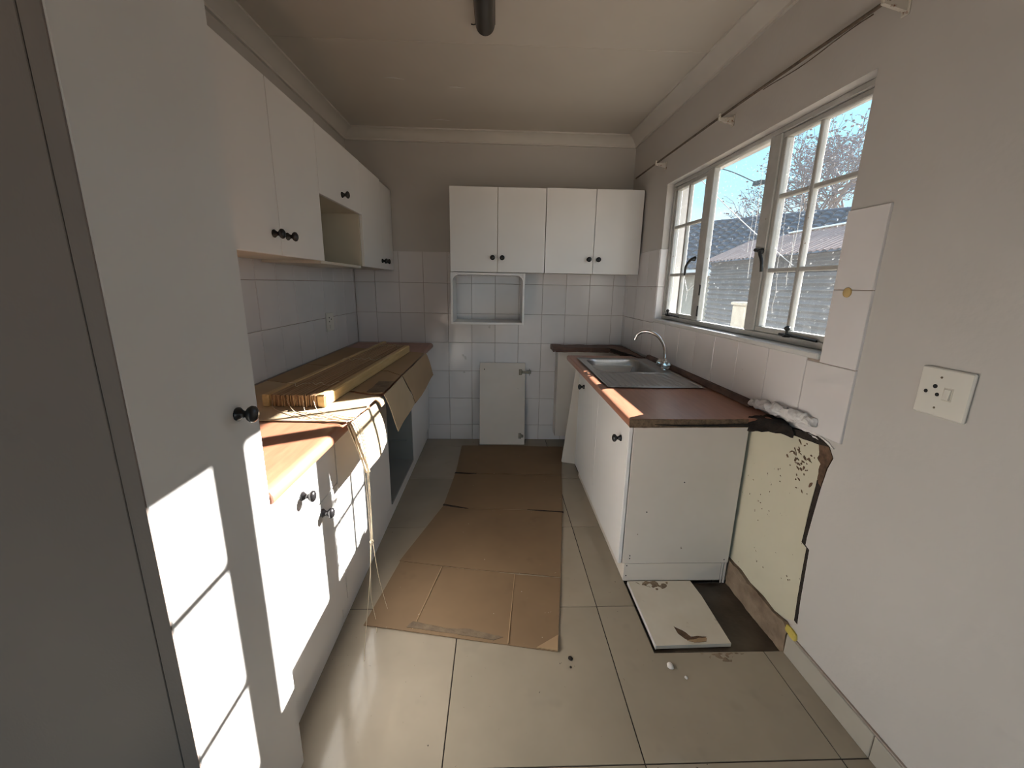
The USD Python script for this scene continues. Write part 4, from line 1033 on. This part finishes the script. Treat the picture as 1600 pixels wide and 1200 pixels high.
ho.add("ridge_cap", tube([(*r0, RZ + 0.02), (*r1, RZ + 0.02)], 0.085, 10), ROOF, smooth=50)
ho.add("back_slope", hull([(*r0, RZ - 0.03), (*r1, RZ - 0.03), (*r0, RZ - 0.1), (*r1, RZ - 0.1), (*(r0 - nr * RUN), RZ - DROP), (*(r1 - nr * RUN), RZ - DROP), (*(r0 - nr * RUN), RZ - DROP - 0.08), (*(r1 - nr * RUN), RZ - DROP - 0.08)]), ROOF)
ho.add("wall", slab(r0 + nr * (RUN - 0.4) + dirr * 0.3, r1 + nr * (RUN - 0.4) - dirr * 0.3, 0.25, -0.35, RZ - DROP + 0.12), BRICK, "plastered wall under the eaves")
ho.add("fascia", slab(r0 + nr * (RUN + 0.06), r1 + nr * (RUN + 0.06), 0.03, RZ - DROP - 0.16, RZ - DROP + 0.02), WHITEPIPE, "pale fascia board")

# concrete pillar and pipe
single("concrete_pillar", cat([box(2.62, 2.83, 4.38, 4.62, -0.35, 1.20, 0.012), box(2.605, 2.845, 4.365, 4.635, 1.201, 1.235, 0.008)]), CONC, "square concrete pillar just outside the window", "pillar")
single("drain_pipe", tube([(4.40, 10.28, -0.35), (4.40, 10.28, 2.68)], 0.05, 14), WHITEPIPE, "white upright pipe seen through the left casement", "pipe", smooth=50)

# cables
ca = [np.array([4.0, 9.3, 1.3839 + 4.0 * 0.575]), np.array([5.0, 8.45, 1.3839 + 5 * 0.335]), np.array([4.5, 6.41, 1.3839 + 4.5 * 0.077])]
pa, pb = np.array([3.2, 7.29, 1.3839 + 3.2 * 0.568]), np.array([4.40, 6.27, 1.3839 + 4.40 * 0.077])
pts = [pa + (pb - pa) * s - np.array([0, 0, 0.05 * 4 * s * (1 - s)]) for s in np.linspace(-0.3, 1, 14)]
single("overhead_cable", tube(pts, 0.0065, 8), WIRE, "pale cable slanting down to the shed roof", "cable", smooth=60)
lc = thing("street_light", "small street light on a thin curved arm against the sky", "street light", (9.0, 15, 4.5))
q0, q1, q2 = np.array([9.0, 18.6, 1.3839 + 9 * 0.545]), np.array([9.0, 17.0, 1.3839 + 9.0 * 0.475]), np.array([9.0, 15.35, 1.3839 + 9.0 * 0.394])
lc.add("arm", tube(smooth_path([q0 + (q0 - q1) * 1.0 + [0, 0, 0.1], q0, q1, q2], 8), 0.018, 8), IRON, smooth=60)
lc.add("lamp_head", hull([(8.9, 15.5, q2[2] - 0.06), (9.1, 15.5, q2[2] - 0.06), (8.93, 15.5, q2[2] + 0.10), (9.07, 15.5, q2[2] + 0.10), (8.93, 15.02, q2[2] - 0.10), (9.07, 15.02, q2[2] - 0.10), (8.95, 15.02, q2[2] + 0.04), (9.05, 15.02, q2[2] + 0.04)]), IRON, "oval lamp head")
lc.add("pole", tube([(9.0, 22.0, -0.35), (9.0, 22.0, q0[2] + 0.6), (9.0, 20.4, q0[2] + 0.55)], 0.06, 8), IRON)

# tree behind the roof
rt = np.random.default_rng(12)
segs, tips = [], []


def grow(p, d, ln, r, depth):
    n = 4
    pts_ = [p]
    for i in range(n):
        d = d + rt.normal(0, 0.16, 3) + np.array([0, 0, 0.02])
        d /= np.linalg.norm(d)
        pts_.append(pts_[-1] + d * ln / n)
    segs.append(tube(pts_, np.linspace(r, r * 0.66, n + 1), 7 if depth < 2 else (4 if depth < 4 else 3), cap=False))
    e = pts_[-1]
    if depth == 8:
        tips.append(e)
        return
    kids = 3 if depth in (0, 1, 3, 5) else 2
    for i in range(kids):
        a = rt.normal(0, 1, 3)
        a -= d * (a @ d); a /= np.linalg.norm(a)
        sp_ = 0.45 + 0.45 * rt.random()
        nd = d * math.cos(sp_) + a * math.sin(sp_)
        nd[2] = nd[2] * 0.85 + 0.10
        grow(pts_[-1 - (i % 2)], nd / np.linalg.norm(nd), ln * (0.72 + 0.14 * rt.random()), r * 0.69, depth + 1)
    if depth >= 5:
        tips.append(e)


TREE = np.array([16.6, 19.3, -0.35])
tr = thing("tree", "bare branching tree with seed clusters behind the tiled roof", "tree", TREE)
grow(TREE, np.array([0.0, 0.0, 1.0]), 2.6, 0.22, 0)
tr.add("branches", cat(segs), BARK, smooth=60)
cl = []
ico = trimesh.creation.icosphere(0, 1.0)
for e in tips:
    for _ in range(1):
        s_ = 0.022 + 0.045 * rt.random()
        b_ = ico.copy()
        b_.apply_transform(trimesh.transformations.random_rotation_matrix(rt.random(3)))
        b_.apply_transform(np.diag([s_, s_, s_ * 0.7, 1]))
        b_.apply_translation(e + rt.normal(0, 0.07, 3))
        cl.append(b_)
tr.add("seed_clusters", cat(cl), TWIG, "brown clusters of seed pods at the twig ends", kind="stuff")
